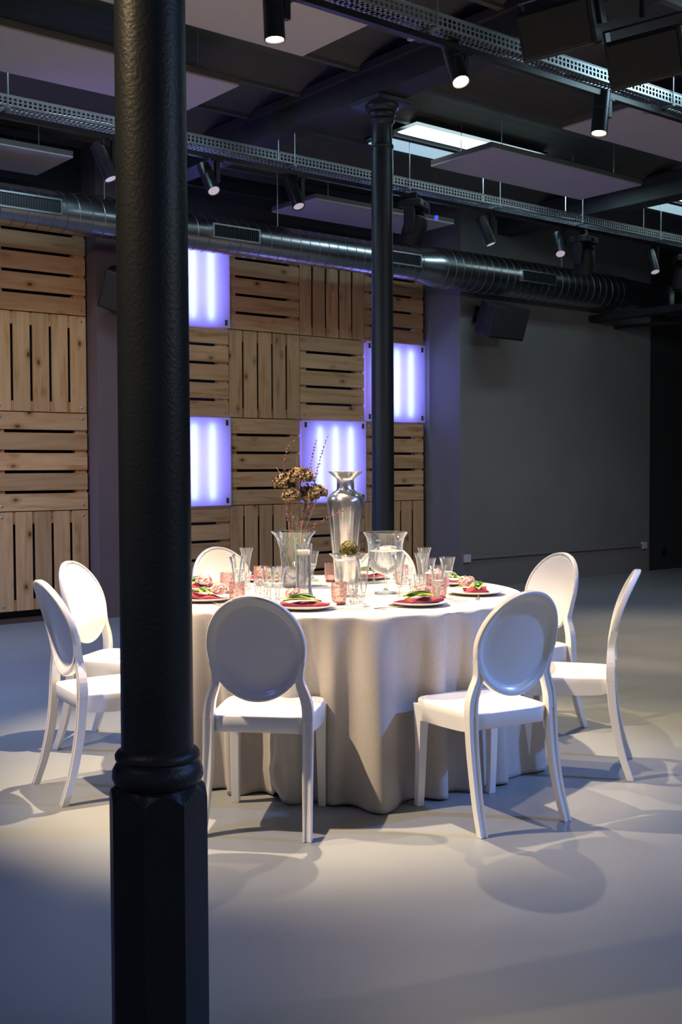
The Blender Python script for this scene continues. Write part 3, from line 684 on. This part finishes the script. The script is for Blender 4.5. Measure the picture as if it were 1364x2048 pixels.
# ------------------------------------------------------------------ chairs
def chair_proto():
    t = thing('oval_back_chair', 'x', 'chair', (0, 0, 0), 0, 'white oval back chairs around the table')
    YB = [(0.0, -0.245), (0.12, -0.205), (0.28, -0.172), (0.42, -0.158), (0.50, -0.156), (0.60, -0.163), (0.72, -0.190), (0.82, -0.222), (0.93, -0.265)]
    XP = [(0.0, 0.205), (0.2, 0.196), (0.42, 0.194), (0.47, 0.193), (0.51, 0.188), (0.545, 0.177), (0.575, 0.166), (0.60, 0.163), (0.63, 0.169), (0.665, 0.180)]
    def sec(x, y, z, w, d, side, groove=0.007, gw=0.5, rear=True):
        # cross section with a recessed channel on the rear (or front) face
        s = -1 if rear else 1
        pts = [(-w/2, -s*d/2), (w/2, -s*d/2), (w/2, s*d/2), (w*gw/2, s*d/2), (w*gw/2, s*(d/2-groove)), (-w*gw/2, s*(d/2-groove)), (-w*gw/2, s*d/2), (-w/2, s*d/2)]
        return [(x+a, y+b_, z) for a, b_ in pts]
    for s in (-1, 1):
        # rear leg
        secs = []
        for i in range(15):
            z = 0.44*i/14; w = 0.034+0.008*(z/0.44); d = 0.030+0.008*(z/0.44)
            secs.append(sec(s*spline(XP, z), spline(YB, z), z, w, d, s))
        MB().sweep(secs).build('leg', 'chair', t, bevel=0.0025, seg=2)
        # post up to the oval
        secs = []
        for i in range(15):
            z = 0.44+0.225*i/14; u = i/14; w = 0.042-0.008*u-0.020*u**3; d = 0.038-0.008*u
            x0, x1 = spline(XP, z-0.01), spline(XP, z+0.01); y0, y1 = spline(YB, z-0.01), spline(YB, z+0.01)
            tn = Vector((s*(x1-x0), y1-y0, 0.02)).normalized(); nx = Vector((tn.z, 0, -tn.x)).normalized(); ny = nx.cross(tn)*-1
            c = Vector((s*spline(XP, z), spline(YB, z)+0.004*u, z)); g = 0.005*(1-u)
            pts = [(-w/2, d/2), (w/2, d/2), (w/2, -d/2), (w*.25, -d/2), (w*.25, -(d/2-g)), (-w*.25, -(d/2-g)), (-w*.25, -d/2), (-w/2, -d/2)]
            secs.append([c+nx*a+Vector((0, 1, 0))*b_ for a, b_ in pts])
        MB().sweep(secs).build('back_post', 'chair', t, bevel=0.0025, seg=2)
        # front leg, flowing into the seat corner
        secs = []
        for i in range(13):
            z = 0.43*i/12; u = z/0.43; w = 0.032+0.006*u+0.010*u**4; d = 0.030+0.006*u+0.024*u**4
            y = 0.222-0.006*u-0.010*u**4-0.008*math.sin(PI*u); x = 0.184-0.004*u
            secs.append(sec(s*x, y, z, w, d, s, rear=False))
        MB().sweep(secs).build('leg', 'chair', t, bevel=0.0025, seg=2)
    # seat outline: rounded trapezoid
    def outline(off=0.0, n=64):
        pts = []
        for i in range(n):
            a = 2*PI*i/n; c, s_ = math.cos(a), math.sin(a); e = 0.30
            x = math.copysign(abs(c)**e, c); y = math.copysign(abs(s_)**e, s_)
            hw = 0.201+0.008*y; pts.append((x*(hw+off), 0.035+y*(0.205+off)+(0.012*(1-x*x) if y > 0 else -0.0)))
        return pts
    rings = []
    for off, z in ((-0.018, 0.435), (-0.0165, 0.4515), (-0.022, 0.4535), (-0.04, 0.4525), (-0.09, 0.446), (-0.15, 0.443)):
        rings.append([(x, y, z) for x, y in outline(off)])
    MB().sweep(rings).build('seat', 'chair', t, smooth=True, angle=50)
    rings = []
    for off, z in ((-0.0163, 0.4505), (-0.010, 0.4535), (-0.003, 0.4515), (0.0, 0.446), (0.0, 0.42), (-0.001, 0.392), (-0.005, 0.388), (-0.020, 0.388), (-0.022, 0.43)):
        ring = []
        for x, y in outline(off):
            zz = z
            if z < 0.395: zz = z - 0.024*min(1, abs(x/0.2))**8*(1 if y < 0.2 else 1) - 0.02*max(0, (y-0.10)/0.14)**3
            ring.append((x, y, zz))
        rings.append(ring)
    MB().sweep(rings, cap=False).build('seat_frame', 'chair', t, smooth=True, angle=50)
    # oval back
    a_, b_, zc = 0.187, 0.204, 0.718
    def yb(z): return spline(YB, z)
    rim = []
    n = 72
    for i in range(n):
        a = 2*PI*i/n; cx, cz = math.cos(a), math.sin(a)
        x, z = a_*cx, zc+b_*cz; nx, nz = Vector((cx/a_, cz/b_)).normalized()
        y = yb(z)+0.018*(1-(x/a_)**2)*-1+0.006
        hw, hd = 0.0065, 0.0155
        rim.append([(x+nx*u, y+v, z+nz*u) for u, v in ((hw*.6, -hd), (hw, -hd*.7), (hw, hd*.7), (hw*.6, hd), (-hw*.6, hd), (-hw, hd*.7), (-hw, -hd*.7), (-hw*.6, -hd))])
    MB().sweep(rim, cap=False, closed=True).build('back_rim', 'chair', t, smooth=True, angle=60)
    rings = []
    prof_ = [(0.97, -0.010), (0.94, -0.0085), (0.89, 0.001), (0.84, 0.007), (0.81, 0.009), (0.6, 0.010), (0.3, 0.010)]
    def ring(sc, off, th):
        out = []
        for i in range(n):
            a = 2*PI*i/n; x, z = a_*sc*math.cos(a), zc+b_*sc*math.sin(a)
            y = yb(z)-0.018*(1-(x/a_)**2)+0.006+off+th
            out.append((x, y, z))
        return out
    for sc, off in reversed(prof_): rings.append(ring(sc, off, -0.003))
    for sc, off in ((0.965, 0.010), (0.92, 0.013), (0.8, 0.0145), (0.6, 0.0155), (0.3, 0.016)): rings.append(ring(sc, off, 0.0))
    MB().sweep(rings, cap=True).build('backrest', 'chair', t, smooth=True, angle=80)
    return t
proto = chair_proto()
CH_ = [(2.577, 3.684, -0.826, 'white oval back chair in front, its back to the viewer, nearest the column'),
       (3.318, 3.194, -0.161, 'white oval back chair at front right with bluish back'),
       (4.168, 3.437, 0.653, 'white chair at far right seen edge on'),
       (4.607, 4.157, 1.45, 'white chair behind the edge on chair, facing left'),
       (4.318, 5.04, -4.102, 'white chair behind the table, seen through the round glass hurricane'),
       (3.661, 5.537, -3.282, 'white chair behind the table just right of the near column'),
       (2.726, 5.215, -2.516, 'white chair left of the near column, the farther of that pair'),
       (2.297, 4.541, -1.708, 'white chair at far left, the nearer of that pair')]
for i, (x, y, rz, lb) in enumerate(CH_):
    if i == 0:
        proto.location = (x, y, 0); proto.rotation_euler = (0, 0, rz); proto['label'] = lb
    else: dup(proto, (x, y, 0), rz, lb)

# ------------------------------------------------------------------ place settings
T0 = TZ+0.0035
def shell(prof_, n=32): return MB().lathe(prof_, n, cap=False)
def plate_proto():
    b = MB().lathe([(0.0005, 0.004), (0.085, 0.004), (0.10, 0.009), (0.135, 0.018), (0.138, 0.0175), (0.134, 0.013), (0.095, 0.002), (0.08, 0.0), (0.0005, 0.0)], 48, cap=False)
    return b.build('dinner_plate', 'plate', smooth=True, angle=60)
def napkin_proto():
    b = MB(); n = 10
    vs = []; w, l = 0.052, 0.105
    for k in range(2):
        for i in range(n+1):
            for j in range(9):
                u, v = i/n*2-1, j/8*2-1
                x = l*u; y = w*v*(1-0.18*math.cos(u*2.5)); z = 0.006+0.010*k+0.006*math.sin(u*4+v*2)*(k)+0.004*(1-v*v)*k
                vs.append((x, y, z))
    N = (n+1)*9; fs = []
    for i in range(n):
        for j in range(8):
            a = i*9+j; fs.append((a, a+1, a+10, a+9)); fs.append((N+a, N+a+9, N+a+10, N+a+1))
    for i in range(n):
        fs.append((i*9, i*9+9, N+i*9+9, N+i*9)); fs.append((i*9+8, N+i*9+8, N+i*9+17, i*9+17))
    for j in range(8):
        fs.append((j, N+j, N+j+1, j+1)); q = n*9+j; fs.append((q, q+1, N+q+1, N+q))
    return b.add(vs, fs).build('napkin', 'napkin', smooth=True)
def leaf_proto():
    t = thing('calla_leaf', 'x', 'leaf')
    for k, (rot, ln, wd, mt) in enumerate(((0.25, 0.085, 0.020, 'leaf'), (-0.35, 0.07, 0.016, 'leaf'), (0.0, 0.06, 0.014, 'darkleaf'))):
        b = MB(); vs = []; n = 10
        for i in range(n+1):
            u = i/n; w = wd*math.sin(PI*min(1, u*1.02+0.02))**0.7+0.001
            for j in (-1, 0, 1):
                vs.append((-ln+2*ln*u, w*j, 0.004+0.008*k+(0.012*math.sin(PI*u))+(0.006 if j else 0)))
        fs = [(3*i+j, 3*i+j+3, 3*i+j+4, 3*i+j+1) for i in range(n) for j in (0, 1)]
        c_, s_ = math.cos(rot), math.sin(rot); vs = [(x*c_-y_*s_, x*s_+y_*c_, z) for x, y_, z in vs]
        o = b.add(vs, fs).build('blade', mt, t, smooth=True)
        md = o.modifiers.new('t', 'SOLIDIFY'); md.thickness = 0.002
    return t
def petals(b, center, R, n, size, rnd, squash=0.8, droop=0.0):
    for i in range(n):
        z = rnd.uniform(-0.35, 1); a = rnd.uniform(0, 2*PI); q = math.sqrt(max(0, 1-z*z))
        d = Vector((q*math.cos(a), q*math.sin(a), z*squash)).normalized()
        p = Vector(center)+Vector((d.x*R, d.y*R, d.z*R*squash))*rnd.uniform(0.72, 1.04)
        up = Vector((rnd.uniform(-1, 1), rnd.uniform(-1, 1), rnd.uniform(-1, 1))); s1 = d.cross(up).normalized(); s2 = d.cross(s1)
        s = size*rnd.uniform(0.7, 1.25)
        b.add([p-s1*s*.5, p+s2*s*.55+d*s*.25, p+s1*s*.5+d*s*.1, p-s2*s*.55+d*s*.3, p+d*s*-.1], [(0, 1, 4), (1, 2, 4), (2, 3, 4), (3, 0, 4)])
def flower_proto():
    t = thing('pink_flower', 'x', 'flower')
    b = MB(); rnd = random.Random(3)
    b.lathe([(0.002, 0.012), (0.022, 0.014), (0.034, 0.026), (0.032, 0.042), (0.018, 0.054), (0.002, 0.057)], 12)
    petals(b, (0, 0, 0.034), 0.040, 130, 0.017, rnd, 0.75)
    b.build('bloom', 'flower', t)
    MB().tube([(0.03, 0, 0.022), (0.06, 0.004, 0.016), (0.09, 0.01, 0.014)], 0.003, 6).build('stalk', 'leaf', t, smooth=True)
    return t
def fork_proto():
    b = MB(); b.box(-0.0035, 0.0035, -0.10, 0.03, 0.001, 0.0035); b.box(-0.011, 0.011, 0.03, 0.05, 0.001, 0.0035)
    for x in (-0.0095, -0.0035, 0.0025, 0.0085): b.box(x-0.0015, x+0.0015, 0.05, 0.09, 0.001, 0.0035)
    b.box(-0.006, 0.006, -0.10, -0.06, 0.0008, 0.0038)
    return b.build('fork', 'silver', bevel=0.0006, seg=1)
def knife_proto():
    b = MB(); vs = [(-0.005, -0.11), (0.005, -0.11), (0.006, -0.02), (0.009, 0.0), (0.009, 0.07), (0.004, 0.105), (-0.003, 0.11), (-0.004, 0.0)]
    n = len(vs); b.add([(x, y, 0.001) for x, y in vs]+[(x, y, 0.0035) for x, y in vs], [tuple(reversed(range(n))), tuple(range(n, 2*n))]+[(i, (i+1) % n, n+(i+1) % n, n+i) for i in range(n)])
    return b.build('table_knife', 'silver')
def trumpet_proto():   # tall V shaped sparkling wine glass
    t = thing('trumpet_glass', 'x', 'glass')
    shell([(0.002, 0.055), (0.010, 0.062), (0.014, 0.085), (0.019, 0.13), (0.026, 0.175), (0.035, 0.205), (0.0345, 0.205)]).build('bowl', 'glass', t, smooth=True)
    MB().lathe([(0.033, 0.0), (0.033, 0.002), (0.012, 0.006), (0.005, 0.014), (0.0045, 0.05), (0.009, 0.060)], 24).build('foot', 'crystal', t, smooth=True)
    return t
def goblet_proto():    # wide cut crystal goblet
    t = thing('crystal_goblet', 'x', 'glass')
    shell([(0.003, 0.062), (0.018, 0.070), (0.026, 0.09), (0.030, 0.12), (0.040, 0.16), (0.0395, 0.16)]).build('bowl', 'glass', t, smooth=True)
    MB().lathe([(0.036, 0.0), (0.036, 0.003), (0.014, 0.010), (0.008, 0.02), (0.011, 0.035), (0.008, 0.05), (0.020, 0.068), (0.0265, 0.088)], 12).build('foot', 'crystal', t)
    return t
def crystal_proto():   # short fluted crystal tumbler
    t = thing('crystal_tumbler', 'x', 'glass')
    n = 14; rings = []
    for r, z in ((0.024, 0.0), (0.026, 0.01), (0.028, 0.05), (0.036, 0.095)):
        rings.append([((r*(1+(0.10 if i % 2 else -0.04)))*math.cos(2*PI*i/(2*n)), (r*(1+(0.10 if i % 2 else -0.04)))*math.sin(2*PI*i/(2*n)), z) for i in range(2*n)])
    MB().sweep(rings, cap=False).build('cup', 'crystal', t)
    MB().lathe([(0.023, 0.002), (0.023, 0.014)], 20).build('base', 'crystal', t)
    return t
def pink_proto():
    t = thing('pink_tumbler', 'x', 'glass')
    shell([(0.001, 0.006), (0.028, 0.006), (0.034, 0.02), (0.037, 0.055), (0.036, 0.085), (0.037, 0.098), (0.0355, 0.098)], 32).build('cup', 'pink', t, smooth=True)
    MB().lathe([(0.030, 0.0), (0.032, 0.004), (0.028, 0.008)], 24).build('base', mat('dark_pink_glass', (0.14, 0.03, 0.03), 0.1), t, smooth=True)
    return t
PP = dict(plate=plate_proto(), napkin=napkin_proto(), leaf=leaf_proto(), flower=flower_proto(), fork=fork_proto(), knife=knife_proto(), trumpet=trumpet_proto(), goblet=goblet_proto(), crystal=crystal_proto(), pink=pink_proto())
CAT = dict(plate='plate', napkin='napkin', leaf='leaf', flower='flower', fork='fork', knife='knife', trumpet='glass', goblet='glass', crystal='glass', pink='glass')
GRP = dict(plate='dinner plates', napkin='red napkins', leaf='green leaves on the napkins', flower='pink flowers on the napkins', fork='forks', knife='knives', trumpet='trumpet glasses', goblet='crystal goblets', crystal='crystal tumblers', pink='pink tumblers')
used = set()
def put(kind, x, y, rz, label, z=0.0):
    if kind not in used:
        used.add(kind); o = PP[kind]; o.location = (x, y, T0+z); o.rotation_euler = (0, 0, rz)
    else: o = dup(PP[kind], (x, y, T0+z), rz)
    return tag(o, label, CAT[kind], GRP[kind])
WHERE = {217.5: 'just past the front chair nearest the column', 263: 'at the front right chair with bluish back', 308: 'at the edge on chair on the right',
         350: 'at the rear right chair facing left', 37: 'behind the round hurricane', 81: 'at the back chair right of the near column',
         129.5: 'at the back left, behind the near column', 171: 'at the left table edge beside the near column'}
SET = {217.5: (221, 0.66), 263: (267, 0.66), 308: (312, 0.70), 350: (352, 0.70), 37: (37, 0.70), 81: (83, 0.70), 129.5: (128, 0.70), 171: (171, 0.68)}
for ang, (pa, pr_) in SET.items():
    w = WHERE[ang]; a = math.radians(pa); d = Vector((math.cos(a), math.sin(a))); s = Vector((-d.y, d.x)); c = TC+d*pr_
    def at(o, r): return c+s*o+d*r
    ra = math.atan2(s.y, s.x)
    put('plate', c.x, c.y, 0, 'white dinner plate '+w)
    p = at(0.0, 0.0); put('napkin', p.x, p.y, ra+0.1, 'folded dark red napkin on the plate '+w, 0.004)
    p = at(-0.01, 0.012); put('leaf', p.x, p.y, ra-0.15, 'bright green leaves on the napkin '+w, 0.026)
    p = at(0.055 if ang != 217.5 else -0.06, -0.045); put('flower', p.x, p.y, ra+2.4, 'frilly pale pink flower lying '+w, 0.016)
    p = at(-0.175, 0.02); put('fork', p.x, p.y, ra+PI/2, 'steel fork '+w)
    p = at(0.18, 0.02); put('knife', p.x, p.y, ra+PI/2, 'steel knife '+w)
    if ang == 171:   gl = [('trumpet', 0.13, -0.10), ('pink', 0.22, -0.06), ('crystal', 0.10, -0.24), ('goblet', 0.22, -0.22)]
    elif ang == 263: gl = [('trumpet', 0.05, -0.20), ('crystal', 0.13, -0.17), ('goblet', 0.20, -0.10), ('pink', 0.30, -0.25)]
    elif ang == 217.5: gl = [('pink', 0.12, -0.17), ('crystal', 0.19, -0.20), ('trumpet', 0.24, -0.12), ('goblet', -0.17, -0.19)]
    elif ang == 308: gl = [('trumpet', -0.13, -0.25), ('pink', -0.20, -0.16), ('crystal', -0.03, -0.26), ('goblet', 0.12, -0.24)]
    else: gl = [('trumpet', -0.10, -0.22), ('pink', 0.14, -0.20), ('crystal', 0.03, -0.25), ('goblet', -0.20, -0.15)]
    nm = dict(trumpet='tall clear trumpet glass ', pink='pink textured glass tumbler ', crystal='short fluted crystal tumbler ', goblet='clear wide rimmed goblet ')
    for kd, o_, r_ in gl:
        p = at(o_, r_); put(kd, p.x, p.y, random.uniform(0, 1), nm[kd]+w)

# ------------------------------------------------------------------ centrepiece
def pos(rx, ry): return (TC.x+rx, TC.y+ry, T0)
vz = thing('silver_vase', 'tall silvered glass vase with a flared rim in the table centre', 'vase', pos(0.311, 0.283))
vp = [(0.045, 0.0), (0.055, 0.004), (0.060, 0.03), (0.066, 0.12), (0.080, 0.26), (0.094, 0.38), (0.099, 0.43), (0.096, 0.455), (0.075, 0.480), (0.052, 0.492), (0.047, 0.50), (0.046, 0.545), (0.050, 0.556), (0.070, 0.572), (0.093, 0.592), (0.0915, 0.593), (0.068, 0.575), (0.047, 0.558)]
nf = 40; rings = []
for r, z in vp:
    am = 0.018 if z < 0.4 else 0.0
    rings.append([(r*(1+am*math.cos(10*2*PI*i/80))*math.cos(2*PI*i/80), r*(1+am*math.cos(10*2*PI*i/80))*math.sin(2*PI*i/80), z) for i in range(80)])
b = MB(); b.sweep(rings, cap=False); b.build('body', 'mercury', vz, smooth=True, angle=60)
MB().lathe([(0.046, 0.0), (0.052, 0.003), (0.04, 0.008)], 40).build('base', 'silver', vz, smooth=True)

def candle(loc, label, r=0.028, h=0.022):
    t = thing('floating_candle', label, 'candle', loc, 0, 'cream candles on the table')
    MB().lathe([(r*.7, 0), (r*.95, h*.3), (r, h*.8), (r*.93, h), (r*.5, h*.93), (0.002, h*.9)], 24).build('wax', 'wax', t, smooth=True)
    MB().tube([(0, 0, h*.85), (0.001, 0, h+0.008)], 0.0012, 5).build('wick', 'redlid', t)
# footed hurricane
hx, hy = 0.17, -0.20
hz = thing('hurricane_glass', 'large footed hurricane glass with flared rim right of the silver vase', 'glass vase', pos(hx, hy))
shell([(0.004, 0.088), (0.04, 0.096), (0.070, 0.118), (0.083, 0.150), (0.085, 0.19), (0.085, 0.235), (0.092, 0.268), (0.109, 0.296), (0.108, 0.2965)], 48).build('bowl', 'glass', hz, smooth=True)
MB().lathe([(0.055, 0.0), (0.055, 0.003), (0.02, 0.009), (0.007, 0.02), (0.006, 0.07), (0.011, 0.086), (0.02, 0.090)], 32).build('stem', 'crystal', hz, smooth=True)
MB().lathe([(0.006, 0.094), (0.039, 0.0985), (0.068, 0.120), (0.081, 0.152), (0.0825, 0.205), (0.001, 0.205)], 40, cap=False).build('water', 'water', hz, smooth=True)
candle((TC.x+hx, TC.y+hy, T0+0.20), 'cream candle floating in the large footed hurricane')
# short flared holder with moss ball
mx_, my_ = -0.047, -0.182
h2 = thing('flared_glass_holder', 'flared glass holder below the silver vase, carrying a moss ball', 'glass vase', pos(mx_, my_))
shell([(0.042, 0.004), (0.044, 0.02), (0.046, 0.06), (0.052, 0.12), (0.066, 0.175), (0.094, 0.200), (0.093, 0.2008)], 36).build('body', 'glass', h2, smooth=True)
MB().lathe([(0.044, 0.0), (0.044, 0.006), (0.03, 0.03)], 36).build('base', 'crystal', h2, smooth=True)
b = MB(); rnd = random.Random(5)
b.lathe([(0.002, -0.03), (0.03, -0.025), (0.042, 0.0), (0.040, 0.024), (0.022, 0.042), (0.002, 0.047)], 20)
petals(b, (0, 0, 0.004), 0.045, 260, 0.013, rnd, 0.95)
o = b.build('moss_ball', 'moss'); o.location = (TC.x+mx_, TC.y+my_, T0+0.215)
tag(o, 'olive green moss ball resting in the flared holder', 'moss ball')
MB().lathe([(0.001, 0.168), (0.060, 0.168), (0.060, 0.171), (0.001, 0.171)], 30, cap=False).build('insert', 'glass', h2, smooth=True)
# tall cylinder with candle
cx_, cy_ = -0.269, -0.117
h3 = thing('cylinder_glass', 'tall slim glass cylinder with a floating candle, left of the flared holder', 'glass vase', pos(cx_, cy_))
shell([(0.046, 0.002), (0.048, 0.004), (0.040, 0.03), (0.036, 0.06), (0.036, 0.18), (0.040, 0.23), (0.041, 0.255), (0.0405, 0.2555)], 36).build('body', 'glass', h3, smooth=True)
MB().lathe([(0.046, 0.0), (0.047, 0.005), (0.036, 0.02)], 30).build('base', 'crystal', h3, smooth=True)
MB().lathe([(0.034, 0.024), (0.0345, 0.06), (0.0345, 0.205), (0.001, 0.205)], 30, cap=False).build('water', 'water', h3, smooth=True)
candle((TC.x+cx_, TC.y+cy_, T0+0.20), 'cream candle floating in the tall slim cylinder', 0.031, 0.026)
# moss cup with candle
h4 = thing('moss_cup', 'dark moss covered cup with a candle behind the cylinder', 'candle holder', pos(0.16, 0.50))
b = MB(); b.lathe([(0.03, 0.0), (0.045, 0.01), (0.052, 0.05), (0.048, 0.078), (0.03, 0.078)], 24); petals(b, (0, 0, 0.04), 0.055, 160, 0.014, rnd, 0.8); b.build('cup', 'moss', h4)
candle((TC.x+0.16, TC.y+0.50, T0+0.0785), 'cream candle on the dark moss cup', 0.033, 0.03)
# bouquet vase
bx, by = 0.003, 0.330
hv = thing('bouquet_vase', 'wide flared clear vase holding the dried bouquet', 'glass vase', pos(bx, by))
shell([(0.05, 0.003), (0.062, 0.01), (0.066, 0.05), (0.064, 0.12), (0.072, 0.20), (0.092, 0.255), (0.117, 0.285), (0.116, 0.2855)], 48).build('body', 'glass', hv, smooth=True)
MB().lathe([(0.05, 0.0), (0.06, 0.004), (0.05, 0.014)], 36).build('base', 'crystal', hv, smooth=True)
b = MB()
for i in range(26):
    a = rnd.uniform(0, 2*PI); r = rnd.uniform(0, 0.042); z = rnd.uniform(0.028, 0.085); s = rnd.uniform(0.009, 0.015)
    b.lathe([(0.001, -s), (s*.7, -s*.7), (s, 0), (s*.7, s*.7), (0.001, s)], 8, c=(r*math.cos(a), r*math.sin(a), z))
o = b.build('pebbles', 'pebble', smooth=True); o.location = pos(bx, by); tag(o, 'white pebbles at the bottom of the bouquet vase', 'pebbles', kind='stuff')
BV = Vector(pos(bx, by))
RX = Vector((R2.x, R2.y, 0)).normalized()      # direction across the table, along the row of stems
DX = Vector((-RX.y, RX.x, 0))
def bq(u, h, w=0.0): return BV+RX*u+DX*w+Vector((0, 0, h))
S_ = 1/2277.0*6.05
def px(x, y, w=0.0):   # bouquet drawing grid: centre 584, rim height at 1067
    return bq((x-590)*S_, 0.285+(1067-y)*S_, w)
hyd = [((572, 975), 0.052, 0.03, 'left olive dried hydrangea head in the bouquet'), ((605, 962), 0.058, -0.03, 'top olive dried hydrangea head in the bouquet'), ((618, 998), 0.050, 0.02, 'middle olive dried hydrangea head in the bouquet'), ((638, 992), 0.040, -0.05, 'right olive dried hydrangea head in the bouquet'), ((588, 1000), 0.042, -0.05, 'low front olive dried hydrangea head in the bouquet')]
for (x, y), R, w, lb in hyd:
    c = px(x, y, w); t = thing('dried_hydrangea', lb, 'dried flower', c, 0, 'dried hydrangea heads')
    b = MB(); petals(b, (0, 0, 0), R*1.12, 190, 0.024, rnd, 0.85); petals(b, (0, 0, 0), R*.6, 60, 0.02, rnd, 0.85)
    b.build('bloom', 'hyd', t)
    foot = px(590+(x-590)*0.2, 1150, w*0.2)-c
    mid = px(590+(x-590)*0.45, 1067, w*0.5)-c
    MB().tube([(0, 0, -R*.3), tuple(mid*0.5+Vector((0, 0, -0.01))), tuple(mid), tuple(foot)], 0.0028, 6).build('stem', 'stem', t, smooth=True)
br = [([(596, 1110), (588, 1040), (578, 990), (573, 940), (580, 905), (595, 888)], 0.0, 'curved bud branch arching left at the top of the bouquet'),
      ([(600, 1110), (622, 1020), (634, 960), (645, 920), (657, 885)], -0.01, 'straight bud branch rising to the right out of the bouquet'),
      ([(602, 1110), (612, 1020), (620, 960), (626, 925), (634, 890)], 0.05, 'fine bud branch between the hydrangeas and the lit panel'),
      ([(604, 1110), (625, 1062), (650, 1044), (680, 1030), (703, 1020)], -0.10, 'drooping bud branch crossing in front of the silver vase'),
      ([(594, 1110), (600, 1060), (617, 1030), (625, 990), (630, 960)], -0.07, 'short bud branch at the right front of the bouquet'),
      ([(590, 1110), (582, 1060), (577, 1010), (574, 985)], -0.07, 'short bud branch at the left front of the bouquet')]
for pts, w, lb in br:
    P = [px(x, y, w*(i/(len(pts)-1))) for i, (x, y) in enumerate(pts)]; o0 = P[0]
    t = thing('bud_branch', lb, 'branch', tuple(o0), 0, 'bud branches in the bouquet')
    tt = [0]
    for i in range(1, len(P)): tt.append(tt[-1]+(P[i]-P[i-1]).length)
    def ev(s): return Vector([spline([(tt[i], P[i][k]) for i in range(len(P))], s) for k in range(3)])-o0
    L = tt[-1]; fine = [ev(L*i/30) for i in range(31)]
    MB().tube(fine, [0.0015*(1-i/45) for i in range(31)], 5).build('stem', 'stem', t, smooth=True)
    b = MB(); s = L*0.30
    while s < L:
        c = ev(s); u = s/L; r = 0.0060*(1.15-0.6*u)
        for k in range(2):
            d = Vector((rnd.uniform(-1, 1), rnd.uniform(-1, 1), rnd.uniform(-0.3, 1))).normalized()*r*1.2
            b.lathe([(0.0003, -r*1.3), (r*.8, -r*.6), (r, 0), (r*.6, r*.8), (0.0003, r*1.4)], 6, c=tuple(c+d))
        s += 0.018
    b.build('buds', 'berry', t, smooth=True)
tw = [([(598, 1110), (592, 1040), (575, 970), (556, 942)], 0.03), ([(600, 1120), (608, 1030), (596, 985), (590, 940)], -0.05), ([(602, 1120), (605, 1060), (622, 1000), (640, 950)], -0.06), ([(600, 1120), (596, 1050), (600, 1000), (597, 920)], 0.0)]
tl = ['thin bare twig leaning far left from the bouquet', 'thin bare twig in the bouquet middle', 'pale twig leaning right in the bouquet', 'upright bare twig behind the hydrangeas']
for (pts, w), lb in zip(tw, tl):
    P = [px(x, y, w*(i/(len(pts)-1))) for i, (x, y) in enumerate(pts)]; o0 = P[0]
    o = MB().tube([p-o0 for p in P], [0.0028, 0.0024, 0.0018, 0.001], 5).build('dry_twig', 'twig', smooth=True); o.location = o0
    tag(o, lb, 'twig', 'bare twigs')
for i in range(5):
    a = i*1.3+0.4; lt_ = MB(); vs = []; n = 12
    for k in range(n+1):
        u = k/n; r = 0.02+0.052*math.sin(u*1.5); z = 0.27-0.16*u if i % 2 else 0.09+0.17*u
        wv = 0.012*math.sin(PI*min(1, u+0.03))+0.001; da = wv/max(r, 0.02)
        for j in (-1, 0, 1): vs.append((r*math.cos(a+da*j+u*0.7), r*math.sin(a+da*j+u*0.7), z+(0.004 if j else 0)))
    lt_.add(vs, [(3*k+j, 3*k+j+3, 3*k+j+4, 3*k+j+1) for k in range(n) for j in (0, 1)])
    o = lt_.build('long_leaf', 'darkleaf', smooth=True); o.location = BV
    md = o.modifiers.new('t', 'SOLIDIFY'); md.thickness = 0.0015
    tag(o, 'long dark green leaf curled inside the bouquet vase, '+('outermost left', 'at the front', 'at the right', 'at the back', 'nearest the pebbles')[i], 'leaf', 'leaves inside the bouquet vase')
